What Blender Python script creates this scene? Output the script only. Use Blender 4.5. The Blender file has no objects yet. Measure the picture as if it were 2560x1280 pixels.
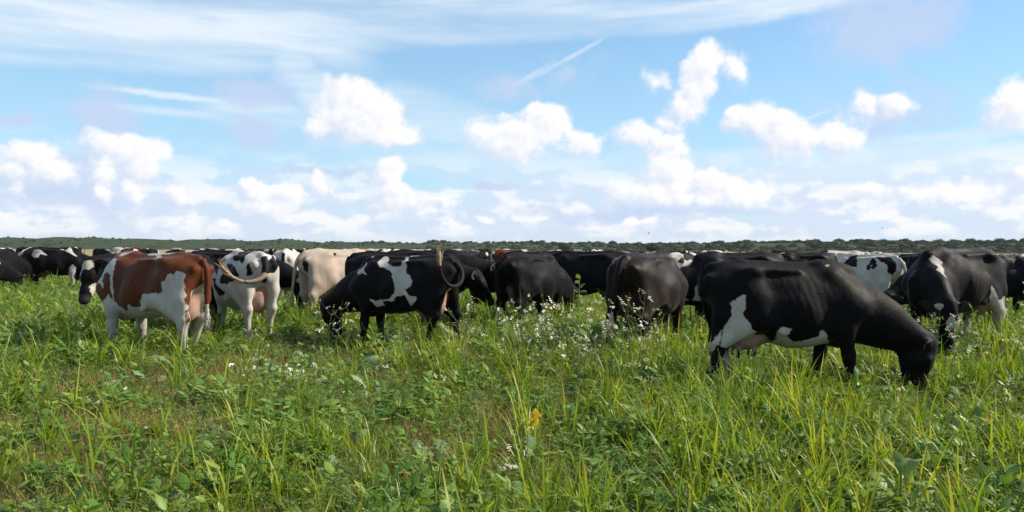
import bpy, bmesh, math, random
import numpy as np
from mathutils import Matrix, Vector, Euler

random.seed(7)
RNG = np.random.default_rng(11)
R = math.radians
scene = bpy.context.scene
COL = scene.collection

# ---------------------------------------------------------------- camera
cam_data = bpy.data.cameras.new('camera')
cam = bpy.data.objects.new('camera', cam_data)
COL.objects.link(cam)
cam_data.sensor_width = 36.0
cam_data.lens = 26.0
cam_data.clip_start = 0.1
cam_data.clip_end = 20000.0
cam.matrix_world = (Matrix.Translation((0, 0, 1.5)) @ Matrix.Rotation(R(90 - 0.56), 4, 'X')
                    @ Matrix.Rotation(R(0.27), 4, 'Z'))
scene.camera = cam

# ---------------------------------------------------------------- light
SUN_EL, SUN_AZ = 37.0, 84.0          # azimuth from the view axis (+Y) towards +X
sun_dir = Vector((math.sin(R(SUN_AZ)) * math.cos(R(SUN_EL)), math.cos(R(SUN_AZ)) * math.cos(R(SUN_EL)), math.sin(R(SUN_EL))))
sun_data = bpy.data.lights.new('sun', 'SUN')
sun_data.energy = 5.0
sun_data.angle = R(0.53)
sun_data.color = (1.0, 0.90, 0.74)
sun = bpy.data.objects.new('sun', sun_data)
COL.objects.link(sun)
sun.rotation_euler = sun_dir.to_track_quat('Z', 'Y').to_euler()
sun.location = (30, 0, 40)

scene.view_settings.view_transform = 'Standard'
scene.view_settings.look = 'None'
scene.view_settings.exposure = 0.68
scene.view_settings.gamma = 1.0
scene.view_settings.use_curve_mapping = False
scene.render.engine = 'CYCLES'
scene.cycles.use_denoising = True
scene.cycles.max_bounces = 6
scene.cycles.diffuse_bounces = 3
scene.cycles.transmission_bounces = 4
scene.cycles.transparent_max_bounces = 8
scene.cycles.sample_clamp_indirect = 6.0

# ---------------------------------------------------------------- sky
world = bpy.data.worlds.new('World')
scene.world = world
world.use_nodes = True
WT = world.node_tree
WT.nodes.clear()


class NB:
    """small helper for building node trees"""
    def __init__(self, tree):
        self.t = tree

    def node(self, kind, **kw):
        n = self.t.nodes.new(kind)
        for k, v in kw.items():
            setattr(n, k, v)
        return n

    def put(self, sock, v):
        if v is None:
            return
        if hasattr(v, 'is_output') or isinstance(v, bpy.types.NodeSocket):
            self.t.links.new(v, sock)
        else:
            sock.default_value = v

    def math(self, op, a, b=None, c=None, clamp=False):
        n = self.node('ShaderNodeMath', operation=op, use_clamp=clamp)
        self.put(n.inputs[0], a); self.put(n.inputs[1], b); self.put(n.inputs[2], c)
        return n.outputs[0]

    def vec(self, op, a, b=None, c=None, scale=None):
        n = self.node('ShaderNodeVectorMath', operation=op)
        self.put(n.inputs[0], a); self.put(n.inputs[1], b); self.put(n.inputs[2], c)
        if scale is not None:
            self.put(n.inputs['Scale'], scale)
        return n.outputs['Value'] if op in ('LENGTH', 'DOT_PRODUCT', 'DISTANCE') else n.outputs['Vector']

    def noise(self, vec, scale, detail=4.0, rough=0.55, lac=2.0, dist=0.0, color=False):
        n = self.node('ShaderNodeTexNoise')
        self.put(n.inputs['Vector'], vec)
        self.put(n.inputs['Scale'], scale); self.put(n.inputs['Detail'], detail)
        self.put(n.inputs['Roughness'], rough); self.put(n.inputs['Lacunarity'], lac); self.put(n.inputs['Distortion'], dist)
        return n.outputs['Color' if color else 'Fac']

    def mapr(self, v, a, b, c=0.0, d=1.0, smooth=True):
        n = self.node('ShaderNodeMapRange', interpolation_type='SMOOTHSTEP' if smooth else 'LINEAR', clamp=True)
        self.put(n.inputs[0], v); self.put(n.inputs[1], a); self.put(n.inputs[2], b); self.put(n.inputs[3], c); self.put(n.inputs[4], d)
        return n.outputs[0]

    def mix(self, f, a, b, blend='MIX'):
        n = self.node('ShaderNodeMix', data_type='RGBA', blend_type=blend)
        self.put(n.inputs[0], f); self.put(n.inputs[6], a); self.put(n.inputs[7], b)
        return n.outputs[2]

    def xyz(self, v):
        n = self.node('ShaderNodeSeparateXYZ')
        self.put(n.inputs[0], v)
        return n.outputs

    def comb(self, x, y, z):
        n = self.node('ShaderNodeCombineXYZ')
        self.put(n.inputs[0], x); self.put(n.inputs[1], y); self.put(n.inputs[2], z)
        return n.outputs[0]

    def ramp(self, v, stops, interp='LINEAR'):
        n = self.node('ShaderNodeValToRGB')
        n.color_ramp.interpolation = interp
        el = n.color_ramp.elements
        while len(el) < len(stops):
            el.new(0.5)
        for e, (p, c) in zip(el, stops):
            e.position = p
            e.color = (c[0], c[1], c[2], 1.0) if not isinstance(c, (int, float)) else (c, c, c, 1.0)
        self.put(n.inputs[0], v)
        return n.outputs[0]


# cloud chart: azimuth, elevation, half width, half height in degrees, weight (, tilt)
CUMULUS = [(-11.91, 11.02, 2.48, 1.92), (-10.87, 9.66, 2.63, 2.48), (-12.94, 9.28, 2.32, 1.86), (-11.17, 8.31, 3.72, 1.3), (-14.55, 8.48, 1.86, 1.3, 0.8), (2.79, 9.43, 1.86, 1.61), (0.93, 8.83, 2.48, 1.55), (0.15, 7.91, 3.72, 1.24, 0.9), (-2.17, 8.81, 1.7, 1.18, 0.7), (5.56, 7.75, 1.86, 1.18, 0.8), (9.67, 8.0, 1.86, 1.39, 0.85), (11.32, 7.51, 1.86, 1.08, 0.7), (14.84, 13.36, 1.49, 1.8), (14.26, 12.11, 1.49, 1.92), (13.15, 10.42, 1.39, 1.7, 0.8), (11.91, 8.99, 1.18, 1.24, 0.5), (16.85, 12.82, 0.93, 1.49, 0.45), (11.17, 12.67, 1.24, 0.99, 0.4), (18.95, 8.87, 2.32, 1.3), (20.06, 7.96, 2.79, 1.61), (16.85, 9.25, 1.3, 0.99, 0.8), (23.79, 7.49, 1.49, 1.61, 0.75), (24.94, 9.63, 1.18, 1.05, 0.7), (27.07, 9.53, 1.49, 0.93, 0.7), (34.38, 8.58, 2.32, 2.17, 0.9), (-33.42, 5.96, 2.01, 1.12, 0.85), (-34.38, 4.75, 1.24, 1.24, 0.6), (-32.32, 4.61, 1.86, 1.18, 0.55), (-34.27, 3.23, 0.93, 0.93, 0.5), (-27.8, 6.34, 2.63, 1.18, 0.95), (-27.07, 5.3, 1.3, 1.49, 0.85), (-29.36, 6.59, 1.49, 0.99, 0.8), (-27.39, 3.78, 0.87, 0.87, 0.9), (-29.36, 4.77, 1.24, 1.86, 0.5), (-19.09, 3.92, 1.24, 0.74, 0.85), (-17.42, 3.67, 1.86, 0.87, 0.8), (-18.82, 3.05, 2.17, 0.62, 0.7), (-14.61, 4.33, 0.74, 1.05, 0.9), (-9.52, 5.05, 1.24, 1.24, 0.9), (-9.06, 3.69, 1.86, 1.24, 0.9), (-24.69, 3.32, 0.87, 0.56, 0.7), (-29.24, 3.3, 0.77, 0.87, 0.6), (11.61, 5.26, 2.17, 1.86), (9.82, 3.92, 3.41, 0.99, 0.9), (14.84, 4.61, 2.17, 1.39, 1), (12.8, 3.59, 6.2, 0.93, 0.9), (17.13, 3.98, 2.32, 1.24, 0.95), (-2.32, 2.06, 1.18, 0.5, 0.6), (25.45, 3.8, 1.86, 0.68, 0.65), (30.06, 3.4, 3.72, 0.93, 0.6), (34.27, 4.16, 1.55, 0.5, 0.8), (-20.87, 2.05, 0.77, 0.37, 0.6), (-5.87, 3.27, 1.55, 0.5, 0.5), (9.52, 2.09, 1.08, 0.37, 0.6)]
CIRRUS = [(-32.55, 12.8, 16.11, 1.24, 0.75, 1.5), (-20.19, 14.81, 13.01, 1.49, 0.7, 4), (-4.02, 16.91, 19.21, 1.61, 0.75, 2.5), (14.26, 17.08, 16.11, 1.18, 0.6, 2.5), (-15.71, 15.28, 5.89, 1.86, 0.5, -20), (-16.42, 13.41, 2.17, 1.86, 0.6, -60), (-14.84, 11.66, 1.86, 1.86, 0.55, -60), (-24.69, 10.44, 5.58, 0.28, 0.5, -2), (-23.4, 9.25, 8.06, 0.43, 0.4, -1), (-18.54, 9.58, 4.65, 1.39, 0.5, 0), (-4.95, 9.52, 8.06, 2.17, 0.6, -15), (-0.93, 6.84, 13.01, 1.24, 0.45, -4), (12.8, 5.54, 17.35, 1.39, 0.6, 0), (27.68, 5.51, 16.11, 1.18, 0.85, 0), (19.92, 6.53, 15.49, 0.93, 0.6, 0), (28.88, 7.47, 10.85, 0.5, 0.4, 0), (4.48, 14.5, 4.65, 0.19, 0.5, 28), (1.55, 13.21, 2.17, 0.22, 0.45, 30), (21.95, 9.47, 1.7, 0.12, 0.5, 16), (22.08, 8.99, 1.55, 0.15, 0.3, -8)]
GREY = [(26.7, 15.05, 4.65, 2.63, 0.55), (-18.95, 11.11, 2.94, 1.24, 0.55), (-19.09, 8.26, 1.86, 1.39, 0.5), (-28.88, 8.54, 1.86, 1.86, 0.55), (-0.31, 12.12, 2.79, 0.99, 0.4), (-32.1, 4.23, 3.72, 1.86, 0.75), (-14.84, 5.37, 4.65, 0.28, 0.5), (-1.24, 5.0, 2.79, 0.37, 0.45), (-33.42, 8.51, 1.86, 0.46, 0.35), (4.33, 13.13, 1.86, 1.24, 0.18), (9.22, 2.85, 10.23, 0.5, 0.5), (-32.1, 2.79, 6.2, 0.93, 0.5), (27.19, 9.19, 5.27, 1.86, 0.3)]


def hash3(ix, iy, iz, seed):
    h = (ix * 374761393 + iy * 668265263 + iz * 2147483647 + seed * 974711) & 0xFFFFFFFF
    h = ((h ^ (h >> 13)) * 1274126177) & 0xFFFFFFFF
    h = ((h ^ (h >> 16)) * 2246822519) & 0xFFFFFFFF
    return ((h ^ (h >> 15)) & 0xFFFFFF) / float(0xFFFFFF)


def vnoise(p, seed=0):
    """value noise in [0,1] at points p (N,3)"""
    f = np.floor(p).astype(np.int64)
    t = p - f
    t = t * t * t * (t * (t * 6 - 15) + 10)
    r = 0.0
    for dx in (0, 1):
        for dy in (0, 1):
            for dz in (0, 1):
                w = (t[:, 0] if dx else 1 - t[:, 0]) * (t[:, 1] if dy else 1 - t[:, 1]) * (t[:, 2] if dz else 1 - t[:, 2])
                r = r + w * hash3(f[:, 0] + dx, f[:, 1] + dy, f[:, 2] + dz, seed)
    return r


def fbm(p, octaves=4, rough=0.5, seed=0):
    a, s, tot, r = 1.0, 1.0, 0.0, 0.0
    for o in range(octaves):
        r = r + a * vnoise(p * s + o * 17.3, seed + o)
        tot += a
        a *= rough
        s *= 2.03
    return r / tot


CIRRUS += [(26.0, 4.6, 15.0, 1.7, 0.8, 0), (9.0, 5.6, 10.0, 1.5, 0.55, 0), (-32.0, 15.0, 14.0, 2.0, 0.8, 3.0), (-18.0, 16.2, 12.0, 2.1, 0.8, 5.0), (-3.0, 17.4, 12.0, 1.9, 0.75, 2.0)]


def build_sky():
    # clear air: physical sky plus the pale moist air low over the land
    b = NB(WT)
    out = b.node('ShaderNodeOutputWorld')
    bg = b.node('ShaderNodeBackground')
    bg.inputs['Strength'].default_value = 0.105
    WT.links.new(bg.outputs[0], out.inputs[0])
    sky = b.node('ShaderNodeTexSky', sky_type='NISHITA')
    sky.sun_disc = False
    sky.sun_elevation = R(SUN_EL)
    sky.sun_rotation = R(SUN_AZ)
    sky.altitude = 0
    sky.air_density = 1.0
    sky.dust_density = 0.2
    sky.ozone_density = 3.0
    tc = b.node('ShaderNodeTexCoord')
    D = b.vec('NORMALIZE', tc.outputs['Generated'])
    el = b.math('MULTIPLY', b.math('ARCSINE', b.xyz(D)[2]), 57.29578)
    hs = b.node('ShaderNodeHueSaturation')
    hs.inputs['Saturation'].default_value = 1.2
    WT.links.new(sky.outputs[0], hs.inputs['Color'])
    veil = b.mapr(el, 22.0, -1.0, 0.22, 0.92, smooth=False)
    S = 1 / 0.105
    col = b.mix(veil, hs.outputs[0], b.mix(b.mapr(el, 6.0, 0.0), (0.32 * S, 0.50 * S, 0.62 * S, 1), (0.385 * S, 0.46 * S, 0.575 * S, 1)))
    WT.links.new(col, bg.inputs['Color'])


build_sky()


def build_clouds():
    # one dome far beyond the land; the cloud masses are charted per vertex, the shader adds their fine billows
    azs = np.concatenate([np.arange(-180, -46, 2.0), np.arange(-46, 46, 0.16), np.arange(46, 180.01, 2.0)])
    els = np.concatenate([np.arange(-1.0, 22.0, 0.16), np.arange(22.0, 90.01, 2.0)])
    nx, ny = len(azs), len(els)
    A, E = np.meshgrid(azs, els, indexing='ij')
    A = A.ravel(); E = E.ravel()
    ar, er = np.radians(A), np.radians(E)
    D = np.stack([np.sin(ar) * np.cos(er), np.cos(ar) * np.cos(er), np.sin(er)], 1)

    wx = (fbm(D * 9, 3, 0.5, 1) - 0.5) * 2.2 + (fbm(D * 45, 3, 0.6, 2) - 0.5) * 1.1
    wy = (fbm(D * 9, 3, 0.5, 5) - 0.5) * 2.0 + (fbm(D * 45, 3, 0.6, 6) - 0.5) * 1.0

    def blobs(a, e, rows, soft=0.0):
        cur = np.full(len(a), -1.0)
        for r in rows:
            a0, e0, ra, re = r[:4]
            w = r[4] if len(r) > 4 else 1.0
            u, v = a - a0, e - e0
            if len(r) > 5 and r[5]:
                c, s = math.cos(R(r[5])), math.sin(R(r[5]))
                u, v = u * c + v * s, -u * s + v * c
            f = w * (1.22 - np.sqrt((u / ra) ** 2 + (v / re) ** 2))
            if soft:
                h = np.clip(0.5 + 0.5 * (f - cur) / soft, 0, 1)
                cur = cur * (1 - h) + f * h + soft * h * (1 - h)
            else:
                cur = np.maximum(cur, f)
        return cur

    def ss(x, a, b):
        t = np.clip((x - a) / (b - a), 0, 1)
        return t * t * (3 - 2 * t)

    sunlit = ((D @ np.array(sun_dir)) > math.cos(R(16)))      # the sun stands in a clear gap
    outside = np.maximum(ss(np.abs(A), 37, 46), ss(E, 20, 26))
    puffs = (fbm(D * 6, 5, 0.5, 21) - 0.60) * 5.0
    puffs = -1 + (puffs + 1) * outside * ss(E, 0, 4)
    puffs[sunlit] = -1

    def cumulus(da, de):
        return np.maximum(blobs(A + wx + da, E + wy + de, CUMULUS, 0.15), puffs)
    c0 = cumulus(0, 0)
    # each puff is painted pale on its sunward side, with painted shade below and behind
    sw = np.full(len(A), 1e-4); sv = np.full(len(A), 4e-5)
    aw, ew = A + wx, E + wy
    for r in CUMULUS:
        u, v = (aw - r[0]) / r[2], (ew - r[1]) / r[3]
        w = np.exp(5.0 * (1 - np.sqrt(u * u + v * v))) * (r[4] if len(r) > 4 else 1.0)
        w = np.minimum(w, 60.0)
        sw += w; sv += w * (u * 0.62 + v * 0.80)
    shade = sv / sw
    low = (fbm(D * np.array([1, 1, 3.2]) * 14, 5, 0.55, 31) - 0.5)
    lowS = (fbm((D * np.array([1, 1, 3.2]) + np.array([0.025, 0, 0.05])) * 14, 5, 0.55, 31) - 0.5)  # shifted sample, to paint a sunward and a shaded side on low clouds
    lowm = ss(E, 8.6, 3.0) * ss(E, -0.2, 1.8)
    st = fbm(np.stack([A * 0.03, (E - A * 0.05) * 0.42, A * 0], 1), 5, 0.55, 41)
    cir = blobs(A + wx * 0.30, E + wy * 0.30, CIRRUS)
    cir = ss(cir, 0.0, 0.45) * (0.35 + 0.95 * ss(st, 0.25, 0.7))
    gc = outside * ss(fbm(np.stack([A * 0.02, E * 0.10, A * 0], 1), 4, 0.5, 51), 0.5, 0.75) * 0.7
    gc[sunlit] = 0
    cir = np.maximum(cir, gc)
    gre = blobs(A + wx, E + wy, GREY)

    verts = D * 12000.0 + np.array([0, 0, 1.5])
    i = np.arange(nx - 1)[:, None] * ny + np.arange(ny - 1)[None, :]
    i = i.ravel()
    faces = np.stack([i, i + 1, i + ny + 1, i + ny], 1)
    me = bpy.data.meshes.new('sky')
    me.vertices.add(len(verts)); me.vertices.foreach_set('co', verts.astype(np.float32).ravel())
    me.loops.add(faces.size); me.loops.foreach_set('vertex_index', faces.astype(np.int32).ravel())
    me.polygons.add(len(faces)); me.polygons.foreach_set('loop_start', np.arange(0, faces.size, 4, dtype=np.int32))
    for nm, v in (('cumulus', c0), ('cloud_painted_lit', shade), ('low_cloud', low), ('low_painted_lit', low - lowS), ('low_mask', lowm), ('cirrus', cir), ('grey', gre)):
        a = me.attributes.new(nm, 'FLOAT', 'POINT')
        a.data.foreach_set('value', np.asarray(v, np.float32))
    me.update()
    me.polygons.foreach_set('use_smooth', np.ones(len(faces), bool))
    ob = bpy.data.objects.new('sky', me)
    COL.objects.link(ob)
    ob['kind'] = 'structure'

    m = bpy.data.materials.new('cloud'); m.use_nodes = True  # clouds glow by emission, their light and shade painted into its colours
    m.cycles.emission_sampling = 'NONE'
    t = m.node_tree; t.nodes.clear()
    b = NB(t)

    def attr(n):
        q = b.node('ShaderNodeAttribute', attribute_name=n)
        return q.outputs['Fac']
    g = b.node('ShaderNodeNewGeometry')
    pos = b.vec('SCALE', g.outputs['Position'], scale=1 / 12000.0)
    fb = b.noise(pos, 40.0, 5.0, 0.60)
    bump = b.math('SUBTRACT', fb, 0.5)
    fb2 = b.noise(b.vec('ADD', pos, (0.008, 0.0, 0.008)), 40.0, 4.0, 0.60)
    rel = b.math('SUBTRACT', fb, fb2)

    def emit(c):
        e = b.node('ShaderNodeEmission')
        b.put(e.inputs['Color'], c)
        return e.outputs[0]

    def over(f, below, above):
        n = b.node('ShaderNodeMixShader')
        b.put(n.inputs[0], f); t.links.new(below, n.inputs[1]); t.links.new(above, n.inputs[2])
        return n.outputs[0]
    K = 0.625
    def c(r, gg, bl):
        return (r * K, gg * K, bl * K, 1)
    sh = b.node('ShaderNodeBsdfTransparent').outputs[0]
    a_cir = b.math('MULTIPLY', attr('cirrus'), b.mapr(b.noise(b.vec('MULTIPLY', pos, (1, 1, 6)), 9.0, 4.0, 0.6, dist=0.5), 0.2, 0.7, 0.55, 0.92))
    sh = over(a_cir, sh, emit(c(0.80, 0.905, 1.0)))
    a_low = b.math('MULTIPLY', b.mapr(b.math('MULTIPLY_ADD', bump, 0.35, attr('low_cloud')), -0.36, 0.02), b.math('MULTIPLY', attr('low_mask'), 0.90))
    litl = b.mapr(b.math('MULTIPLY_ADD', rel, 0.5, attr('low_painted_lit')), -0.10, 0.16)
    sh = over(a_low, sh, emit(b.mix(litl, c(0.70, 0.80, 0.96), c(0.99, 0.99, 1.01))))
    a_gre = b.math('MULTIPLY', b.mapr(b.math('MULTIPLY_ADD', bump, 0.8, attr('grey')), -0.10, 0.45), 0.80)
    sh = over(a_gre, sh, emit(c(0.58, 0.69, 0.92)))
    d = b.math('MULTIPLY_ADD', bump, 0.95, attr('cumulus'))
    lit = b.mapr(b.math('MULTIPLY_ADD', rel, 1.5, attr('cloud_painted_lit')), -0.80, 0.50)
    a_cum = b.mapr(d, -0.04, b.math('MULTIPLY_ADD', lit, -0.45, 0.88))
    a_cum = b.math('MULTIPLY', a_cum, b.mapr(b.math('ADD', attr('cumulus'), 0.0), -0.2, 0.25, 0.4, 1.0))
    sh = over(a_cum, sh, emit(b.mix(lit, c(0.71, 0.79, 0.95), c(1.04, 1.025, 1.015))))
    o = b.node('ShaderNodeOutputMaterial')
    t.links.new(sh, o.inputs[0])
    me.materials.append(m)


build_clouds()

# ---------------------------------------------------------------- mesh helpers
def mesh_obj(name, verts, faces, mats=(), smooth=True, parent=None, attrs=None, link=True):
    """faces: list of index lists, or an (N,3)/(N,4) array"""
    me = bpy.data.meshes.new(name)
    verts = np.asarray(verts, np.float32)
    if isinstance(faces, np.ndarray):
        k = faces.shape[1]
        me.vertices.add(len(verts)); me.vertices.foreach_set('co', verts.ravel())
        me.loops.add(faces.size); me.loops.foreach_set('vertex_index', faces.astype(np.int32).ravel())
        me.polygons.add(len(faces)); me.polygons.foreach_set('loop_start', np.arange(0, faces.size, k, dtype=np.int32))
    else:
        me.from_pydata([tuple(map(float, v)) for v in verts], [], faces)
    for nm, v in (attrs or {}).items():
        a = me.attributes.new(nm, 'FLOAT', 'POINT')
        a.data.foreach_set('value', np.asarray(v, np.float32))
    me.update(calc_edges=True)
    if smooth:
        me.polygons.foreach_set('use_smooth', np.ones(len(me.polygons), bool))
    for m in mats:
        me.materials.append(m)
    ob = bpy.data.objects.new(name, me)
    if link:
        COL.objects.link(ob)
    if parent is not None:
        ob.parent = parent
    return ob


def empty(name, loc=(0, 0, 0), rz=0.0, scale=1.0):
    o = bpy.data.objects.new(name, None)
    o.empty_display_size = 0.2
    o.location = loc
    o.rotation_euler = (0, 0, rz)
    o.scale = scale if isinstance(scale, tuple) else (scale,) * 3
    COL.objects.link(o)
    return o


def tag(o, label=None, cat=None, group=None, kind=None):
    for k, v in (('label', label), ('category', cat), ('group', group), ('kind', kind)):
        if v:
            o[k] = v
    return o


def new_mat(name):
    m = bpy.data.materials.new(name)
    m.use_nodes = True
    m.node_tree.nodes.clear()
    return m, NB(m.node_tree)


def finish(m, b, shader, disp=None):
    o = b.node('ShaderNodeOutputMaterial')
    m.node_tree.links.new(shader, o.inputs[0])
    return m


def principled(b, color, rough=0.6, spec=0.3, normal=None, **kw):
    p = b.node('ShaderNodeBsdfPrincipled')
    b.put(p.inputs['Base Color'], color)
    b.put(p.inputs['Roughness'], rough)
    b.put(p.inputs['Specular IOR Level'], spec)
    if normal is not None:
        b.put(p.inputs['Normal'], normal)
    for k, v in kw.items():
        b.put(p.inputs[k], v)
    return p.outputs[0]


def attr(b, n):
    return b.node('ShaderNodeAttribute', attribute_name=n).outputs['Fac']


def bump(b, h, strength=0.3, dist=0.01):
    n = b.node('ShaderNodeBump')
    n.inputs['Strength'].default_value = strength
    n.inputs['Distance'].default_value = dist
    b.put(n.inputs['Height'], h)
    return n.outputs[0]


def tube(points, radii, n=8, close=True):
    """tapered tube through points; returns verts, faces"""
    pts = [Vector(p) for p in points]
    verts, faces = [], []
    for i, p in enumerate(pts):
        d = (pts[min(i + 1, len(pts) - 1)] - pts[max(i - 1, 0)]).normalized()
        u = d.cross(Vector((0.13, 0.97, 0.21))).normalized()
        w = d.cross(u)
        for k in range(n):
            a = 2 * math.pi * k / n
            verts.append(tuple(p + (u * math.cos(a) + w * math.sin(a)) * radii[i]))
    for i in range(len(pts) - 1):
        for k in range(n):
            faces.append([i * n + k, i * n + (k + 1) % n, (i + 1) * n + (k + 1) % n, (i + 1) * n + k])
    if close:
        faces.append(list(range(n))[::-1])
        faces.append([(len(pts) - 1) * n + k for k in range(n)])
    return verts, faces

# ---------------------------------------------------------------- cows
# A cow is one continuous skin: a lofted trunk and tapered limbs blended in a distance field and
# meshed with surface nets.  Local axes: +X head, +Y the cow's own left flank, +Z up, origin on the
# ground under the middle of the trunk.
def surface_nets(F, org, h):
    nx, ny, nz = F.shape
    S = F < 0
    acc = np.zeros((nx - 1, ny - 1, nz - 1), np.int8)
    for dx in (0, 1):
        for dy in (0, 1):
            for dz in (0, 1):
                acc += S[dx:nx - 1 + dx, dy:ny - 1 + dy, dz:nz - 1 + dz]
    act = (acc > 0) & (acc < 8)
    I = np.argwhere(act)
    idx = np.full(act.shape, -1, np.int32)
    idx[act] = np.arange(len(I))
    pos = np.zeros((len(I), 3)); cnt = np.zeros(len(I))
    cor = [(a, b_, c) for a in (0, 1) for b_ in (0, 1) for c in (0, 1)]
    vals = {c: F[I[:, 0] + c[0], I[:, 1] + c[1], I[:, 2] + c[2]] for c in cor}
    for a in cor:
        for ax in range(3):
            if a[ax]:
                continue
            b_ = list(a); b_[ax] = 1; b_ = tuple(b_)
            f0, f1 = vals[a], vals[b_]
            m = (f0 < 0) != (f1 < 0)
            t = np.where(m, f0 / np.where(m, f0 - f1, 1.0), 0.0)
            for k in range(3):
                pos[:, k] += np.where(m, a[k] + (t if k == ax else 0.0), 0.0)
            cnt += m
    P = (I + pos / cnt[:, None]) * h + org
    quads = []
    for ax in range(3):
        sl0 = [slice(None)] * 3; sl1 = [slice(None)] * 3
        sl0[ax] = slice(0, -1); sl1[ax] = slice(1, None)
        a, b_ = S[tuple(sl0)], S[tuple(sl1)]
        for flip, m in ((False, a & ~b_), (True, ~a & b_)):
            E = np.argwhere(m)
            o1, o2 = [(1, 2), (2, 0), (0, 1)][ax]
            ok = (E[:, o1] > 0) & (E[:, o2] > 0) & (E[:, o1] < F.shape[o1] - 1) & (E[:, o2] < F.shape[o2] - 1)
            E = E[ok]
            def cell(d1, d2):
                c = E.copy(); c[:, o1] -= d1; c[:, o2] -= d2
                return idx[c[:, 0], c[:, 1], c[:, 2]]
            q = np.stack([cell(1, 1), cell(0, 1), cell(0, 0), cell(1, 0)], 1)
            quads.append(q[:, ::-1] if flip else q)
    return P, np.concatenate(quads)


class Field:
    def __init__(self, lo, hi, h):
        self.h = h
        self.org = np.array(lo, float)
        n = np.ceil((np.array(hi) - self.org) / h).astype(int) + 1
        self.ax = [self.org[k] + np.arange(n[k]) * h for k in range(3)]
        self.F = np.full(n, 1.0, np.float32)

    def box(self, lo, hi):
        s = []
        for k in range(3):
            a = int(np.searchsorted(self.ax[k], lo[k])); e = int(np.searchsorted(self.ax[k], hi[k]))
            s.append(slice(max(a, 0), max(e, 0)))
        X = self.ax[0][s[0]][:, None, None].astype(np.float32); Y = self.ax[1][s[1]][None, :, None].astype(np.float32); Z = self.ax[2][s[2]][None, None, :].astype(np.float32)
        return tuple(s), X, Y, Z

    def blend(self, s, d, k):
        a = self.F[s]
        if a.size == 0:
            return
        hh = np.clip(0.5 + 0.5 * (a - d) / k, 0, 1)
        self.F[s] = a * (1 - hh) + d * hh - k * hh * (1 - hh)

    def carve(self, s, d, k):
        a = self.F[s]
        if a.size == 0:
            return
        hh = np.clip(0.5 - 0.5 * (a + d) / k, 0, 1)
        self.F[s] = a * (1 - hh) - d * hh + k * hh * (1 - hh)

    def cone(self, a, b, ra, rb, k=0.05, sy=1.0, frame=None):
        """tapered capsule, flattened sideways by sy; frame = (pivot, yaw) turns it about a vertical axis"""
        a = np.array(a, float); b = np.array(b, float)
        ends = np.stack([a, b])
        if frame:
            pv, yaw = frame
            c, s_ = math.cos(yaw), math.sin(yaw)
            ends = np.stack([[pv[0] + c * (p[0] - pv[0]) - s_ * (p[1] - pv[1]), pv[1] + s_ * (p[0] - pv[0]) + c * (p[1] - pv[1]), p[2]] for p in ends])
        m = max(ra, rb) + k + 0.03
        s, X, Y, Z = self.box(ends.min(0) - m, ends.max(0) + m)
        if frame:
            dx, dy = X - pv[0], Y - pv[1]
            X, Y = pv[0] + c * dx + s_ * dy, pv[1] - s_ * dx + c * dy
        px, py, pz = X - a[0], (Y - a[1]) / sy, Z - a[2]
        v = b - a
        vy = v[1] / sy
        L = v[0] ** 2 + vy ** 2 + v[2] ** 2 + 1e-9
        t = np.clip((px * v[0] + py * vy + pz * v[2]) / L, 0, 1)
        d = np.sqrt((px - t * v[0]) ** 2 + (py - t * vy) ** 2 + (pz - t * v[2]) ** 2) - (ra + (rb - ra) * t)
        self.blend(s, (d * min(1.0, 0.5 + 0.5 * sy)).astype(np.float32), k)

    def ball(self, c, r, k=0.05, carve=False, pitch=0.0):
        c = np.array(c, float); r = np.array(r, float)
        m = max(r) + k + 0.03
        s, X, Y, Z = self.box(c - m, c + m)
        x, y, z = X - c[0], Y - c[1], Z - c[2]
        if pitch:
            co, si = math.cos(pitch), math.sin(pitch)
            x, z = x * co + z * si, -x * si + z * co
        q = np.sqrt((x / r[0]) ** 2 + (y / r[1]) ** 2 + (z / r[2]) ** 2)
        d = ((q - 1) * min(r)).astype(np.float32)
        (self.carve if carve else self.blend)(s, d, k)


TRUNK = np.array([
    # x,    top,  bottom, half width, roof (how much the section narrows upwards), height of widest point
    [-0.90, 1.22, 1.02, 0.05, 0.10],
    [-0.84, 1.29, 0.95, 0.13, 0.10],
    [-0.72, 1.355, 0.86, 0.205, 0.12],
    [-0.58, 1.375, 0.78, 0.245, 0.22],
    [-0.42, 1.385, 0.67, 0.275, 0.34],
    [-0.25, 1.365, 0.58, 0.325, 0.50],
    [-0.05, 1.35, 0.525, 0.365, 0.55],
    [0.15, 1.345, 0.515, 0.365, 0.58],
    [0.32, 1.36, 0.535, 0.320, 0.62],
    [0.46, 1.36, 0.57, 0.270, 0.62],
    [0.58, 1.295, 0.60, 0.235, 0.55],
    [0.70, 1.17, 0.65, 0.185, 0.45],
    [0.80, 1.05, 0.73, 0.115, 0.35],
    [0.86, 1.02, 0.86, 0.05, 0.30]])


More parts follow.
